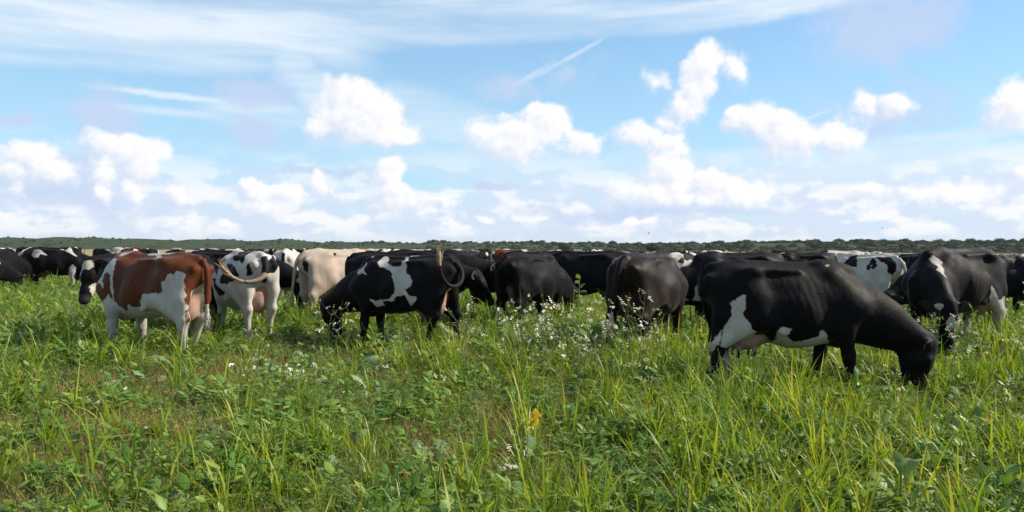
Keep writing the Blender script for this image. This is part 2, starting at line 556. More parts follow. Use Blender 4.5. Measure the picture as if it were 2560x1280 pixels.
def build_skin(h, neck='graze', nyaw=0.0, feet=((0, 0), (0, 0), (0, 0), (0, 0)), tail=None, udder=1.0, thin=0.5, width=1.0, belly=0.0, poll=None, head_pitch=None, tail_r=1.0, seed=1, ears=True):
    """returns verts, quads and the per-vertex skin weight; feet = (fore L, fore R, hind L, hind R) (dx, dy)"""
    PO = {'graze': ((1.36, 0.60), -94.0), 'low': ((1.34, 0.93), -62.0), 'level': ((1.22, 1.22), -38.0), 'up': ((1.06, 1.42), -28.0)}
    (px, pz), pit = PO[neck]
    if poll:
        px, pz = poll
    if head_pitch is not None:
        pit = head_pitch
    f = Field((-1.02, -1.0 if nyaw else -0.52, -0.02), (px + 0.62, 1.0 if nyaw else 0.52, max(1.5, pz + 0.25)), h)
    # ---- trunk
    s, X, Y, Z = f.box((-0.97, -0.52, 0.3), (0.95, 0.52, 1.5))
    xs = X[:, 0, 0]
    fine = np.linspace(-1.0, 1.0, 401)
    prof = []
    ker = np.exp(-0.5 * (np.arange(-16, 17) / 7.0) ** 2); ker /= ker.sum()
    for c in range(1, 5):
        v = np.interp(fine, TRUNK[:, 0], TRUNK[:, c])
        if c == 2:
            v = v - belly * np.exp(-((fine + 0.05) / 0.35) ** 2)
        if c == 3:
            v = v * width
        v = np.convolve(np.pad(v, 16, mode='edge'), ker, 'valid')
        prof.append(np.interp(xs, fine, v)[:, None, None])
    top, bot, w, roof = prof
    zc, hz = (top + bot) / 2, (top - bot) / 2
    v = (Z - zc) / hz
    up = np.clip(v + 0.15, 0, 1.3)
    dn = np.clip(-v - 0.2, 0, 1.3)
    wf = w * (1 - roof * up ** 2 * 0.62 - 0.10 * dn ** 2)
    q = (np.abs(v) ** 2.35 + np.abs(Y / np.maximum(wf, 0.03)) ** 2.35) ** (1 / 2.35)
    d = (q - 1) * np.minimum(hz, w) * 0.9
    d = np.maximum(d, np.abs(X + 0.02) - 0.90)
    # ribs
    rib = np.clip(1 - ((X - 0.10) / 0.32) ** 2, 0, 1) * np.clip(1 - ((Z - 1.0) / 0.30) ** 2, 0, 1)
    d = d + 0.0026 * thin * rib * np.sin((X + 0.25 * (Z - 1.0)) * 2 * math.pi / 0.078)
    f.blend(s, d.astype(np.float32), 0.02)
    # ---- spine, withers, rump bones
    f.cone((-0.52, 0, 1.352), (0.36, 0, 1.338), 0.040, 0.040, 0.05)
    f.cone((0.30, 0, 1.32), (0.56, 0, 1.28), 0.065, 0.07, 0.10)
    f.cone((-0.50, 0, 1.35), (-0.80, 0, 1.325), 0.05, 0.038, 0.06)
    f.cone((-0.78, 0, 1.335), (-0.87, 0, 1.27), 0.036, 0.03, 0.03)
    for y in (-1, 1):
        f.ball((-0.43, y * 0.245 * width, 1.275), (0.080, 0.048, 0.055), 0.05)
        f.ball((-0.845, y * 0.125, 1.195), (0.055, 0.045, 0.055), 0.045)
        f.cone((-0.36, y * 0.19, 1.30), (0.02, y * 0.175, 1.285), 0.024, 0.018, 0.085)
        f.ball((-0.63, y * 0.27, 1.215), (0.14, 0.055, 0.085), 0.07, carve=True)
        f.ball((-0.25, y * (0.305 * width), 1.18), (0.115, 0.042, 0.095), 0.095, carve=True)
        f.cone((-0.36, y * 0.255, 0.82), (-0.17, y * 0.30, 0.66), 0.035, 0.02, 0.07)
        # shoulder blade and arm
        f.cone((0.36, y * 0.155, 1.22), (0.60, y * 0.205, 0.92), 0.085, 0.105, 0.10, sy=0.75)
        f.cone((0.60, y * 0.190, 0.92), (0.44, y * 0.215, 0.76), 0.10, 0.095, 0.11, sy=0.85)
        f.ball((0.25, y * 0.335, 1.02), (0.05, 0.022, 0.26), 0.10, carve=True, pitch=0.25)
    # brisket and breastbone
    f.cone((0.76, 0, 0.74), (0.50, 0, 0.60), 0.11, 0.12, 0.11, sy=0.8)
    # ---- hind legs
    for i, y in ((2, 1), (3, -1)):
        dx, dy = feet[i]
        H = lambda x, yy, z, k: (x + dx * k, y * (yy + dy * k), z)
        f.cone(H(-0.52, 0.165, 1.16, 0), H(-0.36, 0.235, 0.84, 0.1), 0.15, 0.125, 0.10, sy=0.72)
        f.cone(H(-0.72, 0.14, 1.12, 0), H(-0.68, 0.18, 0.82, 0.15), 0.115, 0.105, 0.09, sy=0.85)
        f.cone(H(-0.50, 0.19, 1.00, 0), H(-0.58, 0.20, 0.78, 0.15), 0.17, 0.10, 0.09, sy=0.62)
        f.cone(H(-0.37, 0.23, 0.82, 0.1), H(-0.66, 0.195, 0.55, 0.4), 0.125, 0.075, 0.08, sy=0.75)
        f.cone(H(-0.69, 0.185, 0.82, 0.15), H(-0.735, 0.185, 0.56, 0.4), 0.092, 0.045, 0.07, sy=0.75)
        f.cone(H(-0.715, 0.188, 0.55, 0.4), H(-0.665, 0.188, 0.46, 0.5), 0.064, 0.060, 0.04)
        f.cone(H(-0.68, 0.188, 0.48, 0.45), H(-0.655, 0.185, 0.20, 0.85), 0.057, 0.044, 0.03, sy=0.85)
        f.cone(H(-0.655, 0.185, 0.18, 0.88), H(-0.635, 0.185, 0.125, 0.95), 0.043, 0.043, 0.03)
        f.cone(H(-0.635, 0.185, 0.12, 0.95), H(-0.58, 0.185, 0.055, 1.0), 0.042, 0.05, 0.02)
        f.cone(H(-0.60, 0.185, 0.035, 1.0), H(-0.55, 0.185, 0.03, 1.0), 0.058, 0.045, 0.015)
    # ---- fore legs
    for i, y in ((0, 1), (1, -1)):
        dx, dy = feet[i]
        H = lambda x, yy, z, k: (x + dx * k, y * (yy + dy * k), z)
        f.cone(H(0.50, 0.20, 0.92, 0), H(0.45, 0.205, 0.66, 0.2), 0.115, 0.085, 0.08, sy=0.8)
        f.cone(H(0.45, 0.205, 0.68, 0.2), H(0.475, 0.185, 0.44, 0.5), 0.092, 0.064, 0.06, sy=0.85)
        f.cone(H(0.48, 0.185, 0.43, 0.5), H(0.48, 0.185, 0.37, 0.58), 0.064, 0.060, 0.03)
        f.cone(H(0.475, 0.185, 0.38, 0.58), H(0.47, 0.185, 0.17, 0.88), 0.050, 0.043, 0.03)
        f.cone(H(0.47, 0.185, 0.16, 0.88), H(0.475, 0.185, 0.12, 0.95), 0.044, 0.043, 0.02)
        f.cone(H(0.475, 0.185, 0.12, 0.95), H(0.52, 0.185, 0.05, 1.0), 0.042, 0.05, 0.02)
        f.cone(H(0.50, 0.185, 0.035, 1.0), H(0.55, 0.185, 0.03, 1.0), 0.058, 0.045, 0.015)
    # ---- neck and head, turned about the base of the neck
    fr = ((0.55, 0.0), R(nyaw))
    gr = {'graze': 1.0, 'low': 0.6}.get(neck, 0.0)      # a lowered neck hangs deep
    b0 = np.array((0.50, 1.06 - 0.11 * gr)); b2 = np.array((px, pz)); b1 = (b0 + b2) / 2 + np.array((0.04, 0.06 - 0.05 * gr))
    rr = [0.265 + 0.03 * gr, 0.250 + 0.03 * gr, 0.215 + 0.025 * gr, 0.155 + 0.01 * gr, 0.135]
    yy = [0.78, 0.66, 0.60, 0.62, 0.72]
    pts = []
    for t in (0.0, 0.27, 0.52, 0.76, 1.0):
        pts.append((1 - t) ** 2 * b0 + 2 * t * (1 - t) * b1 + t * t * b2)
    for j in range(4):
        f.cone((pts[j][0], 0, pts[j][1]), (pts[j + 1][0], 0, pts[j + 1][1]), rr[j], rr[j + 1], 0.07, sy=(yy[j] + yy[j + 1]) / 2, frame=fr)
    # dewlap
    dv = (pts[3] - pts[1]); nrm = np.array((dv[1], -dv[0])) / np.hypot(*dv)
    if nrm[1] > 0:
        nrm = -nrm
    e1 = pts[1] + nrm * 0.20; e2 = pts[3] + nrm * 0.11
    f.cone((e1[0], 0, e1[1]), (e2[0], 0, e2[1]), 0.05, 0.03, 0.10, sy=0.6, frame=fr)
    hd = np.array((math.cos(R(pit)), math.sin(R(pit)))); hn = np.array((-hd[1], hd[0]))   # along the face, up from the brow

    def hp(u, n):
        return np.array((px, pz)) + (hd * u + hn * n) * 1.12
    def hc(u0, n0, r0, u1, n1, r1, k, sy, yo=0.0):
        a, b_ = hp(u0, n0), hp(u1, n1)
        f.cone((a[0], yo * 1.12, a[1]), (b_[0], yo * 1.12, b_[1]), r0 * 1.12, r1 * 1.12, k, sy=sy, frame=fr)
    hc(-0.02, 0.00, 0.115, 0.14, -0.01, 0.118, 0.05, 0.86)      # brow
    hc(0.12, -0.015, 0.112, 0.34, -0.035, 0.082, 0.05, 0.74)    # bridge of the nose
    hc(0.34, -0.035, 0.080, 0.46, -0.045, 0.074, 0.04, 0.98)    # muzzle
    hc(0.10, -0.10, 0.085, 0.36, -0.095, 0.050, 0.05, 0.70)     # jaw
    hc(-0.05, 0.05, 0.05, 0.02, 0.06, 0.055, 0.05, 0.9)         # poll
    for y in (-1, 1):
        hc(0.13, 0.03, 0.04, 0.17, 0.02, 0.035, 0.03, 0.8, yo=y * 0.082)   # eye ridges
        hc(-0.03, 0.015, 0.035, -0.03, 0.015, 0.03, 0.04, 1.0, yo=y * 0.115)
    # ---- udder
    if udder:
        u = udder
        f.ball((-0.46, 0, 0.66), (0.23 * u, 0.165 * u, 0.19 * u), 0.06)
        f.ball((-0.61, 0, 0.78), (0.11 * u, 0.115 * u, 0.22 * u), 0.06)
        for tx in (-0.38, -0.54):
            for ty in (-0.08, 0.08):
                f.cone((tx, ty * u, 0.66 - 0.17 * u), (tx, ty * u * 1.15, 0.66 - 0.25 * u), 0.022, 0.014, 0.025)
    P, Q = surface_nets(f.F, f.org, h)
    # lightly relax the net so that the limbs do not show the grid
    nb = np.zeros_like(P); ct = np.zeros(len(P))
    for a_, b_ in ((0, 1), (1, 2), (2, 3), (3, 0)):
        np.add.at(nb, Q[:, a_], P[Q[:, b_]]); np.add.at(ct, Q[:, a_], 1)
        np.add.at(nb, Q[:, b_], P[Q[:, a_]]); np.add.at(ct, Q[:, b_], 1)
    P = P * 0.55 + 0.45 * nb / ct[:, None]
    # weights for bare skin: udder, muzzle
    skin = np.zeros(len(P))
    if udder:
        for c, r in (((-0.46, 0, 0.64), (0.235, 0.17, 0.20)), ((-0.63, 0, 0.78), (0.125, 0.13, 0.225))):
            q_ = np.sqrt((((P - c) / (np.array(r) * udder)) ** 2).sum(1))
            skin = np.maximum(skin, np.clip((1.16 - q_) / 0.12, 0, 1))
        skin *= (P[:, 2] < 0.95) & (np.abs(P[:, 1]) < 0.19)
    mz = hp(0.46, -0.045)
    c_, s_ = math.cos(R(nyaw)), math.sin(R(nyaw))
    M = np.array((0.55 + c_ * (mz[0] - 0.55), s_ * (mz[0] - 0.55), mz[1]))
    dm = np.sqrt(((P - M) ** 2).sum(1))
    muzzle = np.clip((0.115 - dm) / 0.03, 0, 1)
    verts = [P]; quads = [Q]; skins = [skin]; muz = [muzzle]

    def rot(v):
        v = np.asarray(v, float).reshape(-1, 3)
        return np.stack([0.55 + c_ * (v[:, 0] - 0.55) - s_ * v[:, 1], s_ * (v[:, 0] - 0.55) + c_ * v[:, 1], v[:, 2]], 1)

    def add(v, q, sk=0.0):
        n0 = sum(len(x) for x in verts)
        verts.append(np.asarray(v)); quads.append(np.asarray(q) + n0); skins.append(np.full(len(v), sk)); muz.append(np.zeros(len(v)))
    # ---- ears: cupped leaves
    if ears:
        for y in (-1, 1):
            n, m_ = 9, 7
            V = []
            for shell in (0, 1):
                for a_ in range(n):
                    t = a_ / (n - 1)
                    wd = 0.066 * math.sin(math.pi * min(t * 0.90 + 0.10, 1.0)) ** 0.7 + 0.004
                    for b_ in range(m_):
                        s2 = (b_ / (m_ - 1) - 0.5) * 2
                        out = 0.085 + 0.215 * t
                        cup = (s2 * s2) * 0.030 * (1 - 0.5 * t)
                        along = s2 * wd
                        th = 0.007 * (1 - abs(s2) ** 2) * (1 if shell else -1) + (0.001 if shell else -0.001)
                        q_ = hp(-0.015 - along * 0.75 - 0.03 * t, 0.015 + along * 0.65 + cup + th - 0.055 * t)
                        V.append((q_[0], y * out, q_[1]))
            Qs = []
            for shell in (0, 1):
                for a_ in range(n - 1):
                    for b_ in range(m_ - 1):
                        i0 = shell * n * m_ + a_ * m_ + b_
                        qd = [i0, i0 + 1, i0 + m_ + 1, i0 + m_]
                        Qs.append(qd if (shell == 0) == (y > 0) else qd[::-1])
            rim = [b_ for b_ in range(m_)] + [a_ * m_ + m_ - 1 for a_ in range(1, n)] + [(n - 1) * m_ + b_ for b_ in range(m_ - 2, -1, -1)] + [a_ * m_ for a_ in range(n - 2, 0, -1)]
            for j in range(len(rim)):
                a_, b_ = rim[j], rim[(j + 1) % len(rim)]
                Qs.append([a_, b_, b_ + n * m_, a_ + n * m_])
            add(rot(V), Qs)
    # ---- tail
    if tail is None:
        tail = [(-0.86, 0, 1.30), (-0.905, 0, 1.20), (-0.915, 0, 1.05), (-0.905, 0.01, 0.85), (-0.90, 0.02, 0.68), (-0.895, 0.02, 0.55), (-0.90, 0.025, 0.42), (-0.90, 0.03, 0.33)]
    # resample the tail smoothly
    tp = np.array(tail, float)
    tt = np.linspace(0, len(tp) - 1, 30)
    sm = []
    for t in tt:
        i = min(int(t), len(tp) - 2); u_ = t - i
        p0, p1, p2, p3 = tp[max(i - 1, 0)], tp[i], tp[i + 1], tp[min(i + 2, len(tp) - 1)]
        sm.append(0.5 * ((2 * p1) + (-p0 + p2) * u_ + (2 * p0 - 5 * p1 + 4 * p2 - p3) * u_ ** 2 + (-p0 + 3 * p1 - 3 * p2 + p3) * u_ ** 3))
    rad = []
    for j in range(30):
        t = j / 29
        r_ = 0.027 * (1 - t) ** 0.9 + 0.012
        if t > 0.68:
            r_ = 0.011 + 0.014 * math.sin(math.pi * (t - 0.66) / 0.37) ** 0.8 if t < 0.995 else 0.006
        rad.append(r_ * tail_r)
    n0 = sum(len(x) for x in verts)
    v, q = tube(sm, rad, 10, close=False)
    rg = random.Random(seed)
    v = np.array(v)
    tail_t = np.repeat(np.arange(30) / 29, 10)
    v += np.array([[rg.uniform(-1, 1) for _ in range(3)] for _ in range(len(v))]) * (0.008 * (tail_t > 0.70))[:, None]
    add(v, q)
    # strands of the switch
    end = np.array(sm[-1]); pre = np.array(sm[-8]); mid = np.array(sm[-5])
    for j in range(30):
        j0 = pre + np.array([rg.uniform(-1, 1) for _ in range(3)]) * 0.018
        j1 = mid + np.array([rg.uniform(-1, 1) for _ in range(3)]) * 0.035
        j2 = end + (end - mid) * rg.uniform(-0.3, 1.0) + np.array([rg.uniform(-1, 1) for _ in range(3)]) * 0.055
        v, q = tube([j0, j1, j2], [0.007, 0.006, 0.0015], 4, close=False)
        add(v, q)
    V = np.concatenate(verts)
    tailt = np.zeros(len(V))
    tailt[n0:] = 1.0
    tailt[n0:n0 + 300] = 0.01 + tail_t * 0.98
    cuts = [len(P)] + ([len(P) + 126, len(P) + 252] if ears else []) + [len(V)]
    info = {'cuts': cuts, 'eyes': [tuple(rot((hp(0.15, 0.022)[0], y * 0.104, hp(0.15, 0.022)[1]))[0]) for y in (-1, 1)],
            'ears': [tuple(rot((hp(-0.035, -0.01)[0], y * 0.19, hp(-0.035, -0.01)[1]))[0]) for y in (-1, 1)],
            'head': lambda u, n, y=0.0: tuple(rot((hp(u, n)[0], y, hp(u, n)[1]))[0])}
    quads = [Q] + ([np.array(x) for x in quads[1:3]] if ears else []) + [np.concatenate([np.array(x) for x in quads[(3 if ears else 1):]])]
    return V, quads, np.concatenate(skins), np.concatenate(muz), tailt, info


def poly_sd(px, pz, poly):
    """signed distance to a polygon, positive inside"""
    poly = np.array(poly, float)
    d = np.full(len(px), 1e9); inside = np.zeros(len(px), bool)
    n = len(poly)
    for i in range(n):
        a, b_ = poly[i], poly[(i + 1) % n]
        ex, ez = b_ - a
        t = np.clip(((px - a[0]) * ex + (pz - a[1]) * ez) / (ex * ex + ez * ez + 1e-12), 0, 1)
        d = np.minimum(d, (px - a[0] - t * ex) ** 2 + (pz - a[1] - t * ez) ** 2)
        c = ((a[1] <= pz) != (b_[1] <= pz))
        xin = a[0] + (pz - a[1]) / np.where(abs(ez) < 1e-9, 1e-9, ez) * ex
        inside ^= c & (px < xin)
    return np.where(inside, 1, -1) * np.sqrt(d)


def coat_field(V, tailt, base, marks, tail_dark=1.0):
    """signed distance in metres, positive = dark coat.  marks: (tone, where, shape)"""
    f = np.full(len(V), 0.3 if base == 'dark' else -0.3)
    for m in marks:
        tone, where, shape = m[:3]
        if where in ('L', 'R', 'B'):
            s = poly_sd(V[:, 0], V[:, 2], shape)
            if where != 'B':
                s = np.minimum(s, (V[:, 1] if where == 'L' else -V[:, 1]) + 0.04)
        elif where == 'T':          # seen from above
            s = poly_sd(V[:, 0], V[:, 1], shape)
            s = np.minimum(s, V[:, 2] - 1.0)
        elif where == 'H':          # hind face, y and z
            s = poly_sd(V[:, 1], V[:, 2], shape)
            s = np.minimum(s, -0.45 - V[:, 0])
        else:                       # ellipsoid: centre, radii
            c, r = shape
            q = np.sqrt((((V - np.array(c)) / np.array(r)) ** 2).sum(1))
            s = (1 - q) * min(r)
        f = np.maximum(f, s) if tone == 'dark' else np.minimum(f, -s)
    return np.where(tailt > 0, np.where(tailt < tail_dark, 0.2, -0.2), f)


def coat_material(name, dark, light, skin_col, sheen=0.25, rough=0.52, bleach=(0.05, 0.022, 0.012), muzzle=(0.03, 0.025, 0.025), dirt=0.5):
    m, b = new_mat(name)
    tc = b.node('ShaderNodeTexCoord').outputs['Object']
    coat = attr(b, 'coat')
    n1 = b.noise(tc, 9.0, 5.0, 0.62)
    n2 = b.noise(tc, 60.0, 2.0, 0.5)
    e = b.math('ADD', coat, b.math('MULTIPLY', b.math('SUBTRACT', n1, 0.5), 0.10))
    e = b.math('ADD', e, b.math('MULTIPLY', b.math('SUBTRACT', n2, 0.5), 0.022))
    k = b.mapr(e, -0.006, 0.006)
    fur = b.noise(b.vec('MULTIPLY', tc, (26, 90, 42)), 1.0, 3.0, 0.6)
    big = b.noise(tc, 3.2, 4.0, 0.6)
    dk = b.mix(b.math('MULTIPLY', b.mapr(big, 0.42, 0.75), 0.75), dark, bleach)
    dk = b.mix(b.mapr(fur, 0.3, 0.7, 0.0, 0.35), dk, (dark[0] * 1.9, dark[1] * 1.8, dark[2] * 1.7, 1))
    dustn = b.noise(b.vec('MULTIPLY', tc, (5.0, 5.0, 2.6)), 1.0, 6.0, 0.7)
    dk = b.mix(b.math('MULTIPLY', b.mapr(dustn, 0.50, 0.78), 0.45), dk, (dark[0] * 2.2 + 0.010, dark[1] * 2.0 + 0.008, dark[2] * 1.8 + 0.006, 1))
    spk = b.noise(tc, 48.0, 2.0, 0.5)
    dk = b.mix(b.math('MULTIPLY', b.mapr(spk, 0.70, 0.74), 0.35), dk, (0.030, 0.024, 0.017, 1))
    z = b.xyz(tc)[2]
    grime = b.math('MULTIPLY', b.mapr(b.math('ADD', z, b.math('MULTIPLY', b.noise(tc, 7.0, 4.0, 0.7), 0.7)), 1.12, 0.62), dirt)
    lt = b.mix(b.mapr(big, 0.35, 0.72, 0.0, 0.55), light, (light[0] * 0.86, light[1] * 0.78, light[2] * 0.66, 1))
    lt = b.mix(b.math('MULTIPLY', grime, b.mapr(n1, 0.3, 0.65)), lt, (0.15, 0.125, 0.09, 1))
    lt = b.mix(b.math('MULTIPLY', b.mapr(dustn, 0.48, 0.75), 0.45), lt, (light[0] * 0.55, light[1] * 0.46, light[2] * 0.36, 1))
    lt = b.mix(b.mapr(fur, 0.35, 0.75, 0.0, 0.18), lt, (light[0] * 0.72, light[1] * 0.68, light[2] * 0.62, 1))
    col = b.mix(k, lt, dk)
    sk = attr(b, 'skin')
    col = b.mix(b.math('MULTIPLY', sk, b.mapr(e, 0.10, -0.02, 0.35, 0.9)), col, b.mix(b.mapr(n1, 0.3, 0.7), skin_col, (skin_col[0] * 0.8, skin_col[1] * 0.62, skin_col[2] * 0.55, 1)))
    col = b.mix(attr(b, 'muzzle'), col, (muzzle[0], muzzle[1], muzzle[2], 1))
    hgt = b.math('MULTIPLY_ADD', b.noise(tc, 22.0, 4.0, 0.65), 0.8, b.math('MULTIPLY', fur, 0.6))
    fold = b.noise(b.vec('MULTIPLY', tc, (7.0, 7.0, 2.4)), 1.0, 3.0, 0.55, dist=0.6)
    hgt = b.math('MULTIPLY_ADD', fold, 1.6, hgt)
    nrm = bump(b, hgt, 0.42, 0.012)
    rg = b.mapr(big, 0.3, 0.7, rough - 0.06, rough + 0.10)
    sh = principled(b, col, rg, 0.085, nrm, **{'Sheen Weight': sheen, 'Sheen Roughness': 0.45, 'Sheen Tint': (0.75, 0.72, 0.78, 1)})
    return finish(m, b, sh)


BLACK = coat_material('coat_black_white', (0.0028, 0.0027, 0.0036, 1), (0.43, 0.40, 0.37, 1), (0.34, 0.225, 0.18, 1), sheen=0.03, bleach=(0.0062, 0.0045, 0.0042, 1), rough=0.62)
BROWNBLACK = coat_material('coat_brown_black', (0.0105, 0.0064, 0.0050, 1), (0.38, 0.32, 0.27, 1), (0.15, 0.085, 0.065, 1), sheen=0.06, bleach=(0.022, 0.012, 0.0085, 1), rough=0.52)
RED = coat_material('coat_red_white', (0.076, 0.0225, 0.0088, 1), (0.43, 0.40, 0.37, 1), (0.36, 0.235, 0.18, 1), sheen=0.05, bleach=(0.040, 0.012, 0.006, 1), muzzle=(0.3, 0.16, 0.13))
CREAM = coat_material('coat_cream', (0.008, 0.007, 0.007, 1), (0.37, 0.305, 0.25, 1), (0.34, 0.225, 0.18, 1), sheen=0.04, bleach=(0.014, 0.009, 0.008, 1), dirt=0.6)

EAR = coat_material('coat_ear', (0.020, 0.014, 0.011, 1), (0.36, 0.33, 0.30, 1), (0.3, 0.2, 0.16, 1), sheen=0.2, bleach=(0.034, 0.022, 0.015, 1), rough=0.7)
TAN = coat_material('coat_tan_tail', (0.010, 0.008, 0.008, 1), (0.27, 0.20, 0.14, 1), (0.3, 0.2, 0.16, 1), sheen=0.05, bleach=(0.016, 0.011, 0.009, 1), dirt=0.8)

m_, b_ = new_mat('eye'); EYE = finish(m_, b_, principled(b_, (0.006, 0.005, 0.005, 1), 0.08, 0.6))


def plain_mat(name, col, rough=0.5, var=0.25, scale=18.0):
    m, b = new_mat(name)
    n = b.noise(b.node('ShaderNodeTexCoord').outputs['Object'], scale, 4.0, 0.6)
    c = b.mix(b.mapr(n, 0.3, 0.7), (col[0] * (1 + var), col[1] * (1 + var), col[2] * (1 + var), 1), (col[0] * (1 - var), col[1] * (1 - var), col[2] * (1 - var), 1))
    return finish(m, b, principled(b, c, rough, 0.3))


TAG_YELLOW = plain_mat('tag_yellow', (0.75, 0.42, 0.03))
TAG_BLUE = plain_mat('tag_blue', (0.02, 0.10, 0.62))


def icosphere(r, sub=2):
    bm = bmesh.new(); bmesh.ops.create_icosphere(bm, subdivisions=sub, radius=r)
    v = [tuple(x.co) for x in bm.verts]; f = [[y.index for y in x.verts] for x in bm.faces]
    bm.free()
    return v, f


def place_cow(skin_data, loc, heading, scale, mat, base, marks, label, group=None, tail_dark=1.0, parts=True, tag_mat=None, tag_ears=(0, 1), tail_mat=None):
    V, Q, sk, mz, tt, info = skin_data
    root = empty('cow', (loc[0], loc[1], 0), R(heading), scale)
    tag(root, label, 'cow', group)
    big_tag = 1.6 if tag_mat is TAG_BLUE else 1.0
    cf = coat_field(V, tt, base, marks(info) if callable(marks) else marks, tail_dark)
    a = 0
    for k, (z, q) in enumerate(zip(info['cuts'], Q)):
        nm = 'body' if k == 0 else ('tail' if k == len(Q) - 1 else 'ear')
        mesh_obj(nm, V[a:z], np.asarray(q) - a, [(tail_mat or mat) if nm == 'tail' else (EAR if nm == 'ear' and mat is BLACK else mat)], parent=root, attrs={'coat': cf[a:z], 'skin': sk[a:z], 'muzzle': mz[a:z]})
        a = z
    if parts:
        for e in info['eyes']:
            v, f = icosphere(0.021)
            mesh_obj('eye', np.array(v) + np.array(e), f, [EYE], parent=root)
    if tag_mat:
        for k in tag_ears:
            e = np.array(info['ears'][k])
            bm = bmesh.new(); bmesh.ops.create_cube(bm, size=1.0)
            for v in bm.verts:
                v.co = Vector((v.co.x * 0.045 * (0.7 if v.co.z > 0 else 1), v.co.y * 0.045, v.co.z * 0.065)) * big_tag + Vector(e) + Vector((0.01, 0, -0.04))
            bmesh.ops.bevel(bm, geom=list(bm.edges), offset=0.004, segments=1, affect='EDGES')
            vv = [tuple(v.co) for v in bm.verts]; ff = [[y.index for y in x.verts] for x in bm.faces]; bm.free()
            mesh_obj('ear_tag', vv, ff, [tag_mat], smooth=False, parent=root)
    return root

# ---------------------------------------------------------------- the land
def grid_mesh(name, xs, ys, zf, mats, attrs=None):
    X, Y = np.meshgrid(xs, ys, indexing='ij')
    x, y = X.ravel(), Y.ravel()
    z = zf(x, y)
    n = len(ys)
    i = (np.arange(len(xs) - 1)[:, None] * n + np.arange(n - 1)[None, :]).ravel()
    return mesh_obj(name, np.stack([x, y, z], 1), np.stack([i, i + n, i + n + 1, i + 1], 1), mats)


def ground_material():
    m, b = new_mat('pasture')
    p = b.node('ShaderNodeNewGeometry').outputs['Position']
    x, y, z = b.xyz(p)
    n1 = b.noise(p, 0.55, 5.0, 0.6)
    n2 = b.noise(p, 6.0, 5.0, 0.65)
    n3 = b.noise(p, 45.0, 4.0, 0.7)
    soil = b.mix(b.mapr(n3, 0.3, 0.7), (0.050, 0.044, 0.022, 1), (0.115, 0.098, 0.048, 1))
    green = b.mix(b.mapr(n2, 0.3, 0.7), (0.060, 0.095, 0.020, 1), (0.115, 0.150, 0.032, 1))
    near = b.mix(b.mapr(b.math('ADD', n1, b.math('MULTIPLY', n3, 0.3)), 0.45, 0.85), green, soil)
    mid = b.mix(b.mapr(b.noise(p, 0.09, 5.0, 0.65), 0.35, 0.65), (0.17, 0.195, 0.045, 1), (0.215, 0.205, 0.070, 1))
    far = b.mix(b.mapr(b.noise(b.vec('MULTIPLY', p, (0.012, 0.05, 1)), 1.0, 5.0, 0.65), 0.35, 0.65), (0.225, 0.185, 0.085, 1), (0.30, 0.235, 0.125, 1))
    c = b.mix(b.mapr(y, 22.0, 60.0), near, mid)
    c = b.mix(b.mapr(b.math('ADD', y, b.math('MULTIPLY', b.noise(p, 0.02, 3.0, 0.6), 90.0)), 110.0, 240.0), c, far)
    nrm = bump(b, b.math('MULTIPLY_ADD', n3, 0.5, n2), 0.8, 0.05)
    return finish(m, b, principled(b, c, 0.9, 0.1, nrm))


PASTURE = ground_material()
gxs = np.concatenate([np.linspace(-6000, -60, 12), np.linspace(-50, 50, 21), np.linspace(60, 6000, 12)])
gys = np.concatenate([np.linspace(-400, -20, 5), np.linspace(0, 100, 21), np.linspace(120, 11000, 24)])
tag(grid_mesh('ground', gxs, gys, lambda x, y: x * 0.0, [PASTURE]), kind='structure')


# vegetated dunes closing the plain
SKYLINE = np.array([(-1200, 6.5), (-700, 8.5), (-480, 6.8)] + [(-360.0, 7.46), (-348.2, 8.38), (-341.1, 7.32), (-325.7, 7.0), (-319.2, 8.72), (-310.2, 9.04), (-306.5, 7.65), (-298.4, 7.97), (-290.5, 9.13), (-281.0, 6.51), (-274.2, 6.54), (-270.0, 7.66), (-263.2, 8.14), (-247.5, 7.37), (-244.1, 6.88), (-228.9, 5.77), (-224.4, 7.76), (-218.0, 7.23), (-208.1, 8.12), (-200.8, 7.87), (-188.1, 5.96), (-177.7, 6.57), (-165.1, 8.04), (-159.7, 8.2), (-148.8, 6.99), (-135.0, 5.2), (-126.6, 6.33), (-115.6, 6.3), (-106.9, 5.5), (-97.0, 6.95), (-78.7, 5.91), (-61.9, 5.43), (-57.7, 7.22), (-46.4, 6.99), (-23.3, 6.28), (-15.2, 6.86), (-1.4, 6.39), (9.6, 7.17), (23.3, 6.5), (28.7, 7.06), (55.1, 6.54), (61.9, 7.42), (78.7, 5.92), (104.1, 6.77), (118.1, 7.4), (140.6, 7.36), (160.3, 8.16), (174.4, 8.08), (191.2, 8.59), (213.7, 8.13), (230.6, 8.77), (258.7, 8.06), (281.2, 8.87), (315.0, 8.46), (334.7, 9.26), (360.0, 9.94)] + [(460, 8.6), (700, 9.6), (1200, 8.0)])


def dune_z(x, y):
    # a sharp crest line with uneven slopes in front of and behind it
    crest = 520 + 14 * (fbm(np.stack([x * 0.012, x * 0, x * 0], 1), 3, 0.5, 65) - 0.5)
    p = np.stack([x * 0.020, y * 0.020, x * 0], 1)
    top = np.interp(x, SKYLINE[:, 0], SKYLINE[:, 1]) - np.interp(x, [-100, 150], [0.5, 1.9])
    rise = np.clip((y - 430) / (crest - 430), 0, 1); rise = rise * rise * (3 - 2 * rise)
    back = np.clip((800 - y) / (800 - crest), 0, 1)
    s = np.minimum(rise, back)
    h = top * s + 3.0 * s * (1 - s) * (fbm(p * 3, 4, 0.55, 61) - 0.45) * 2
    return h - 0.4 * (1 - rise) - 0.05


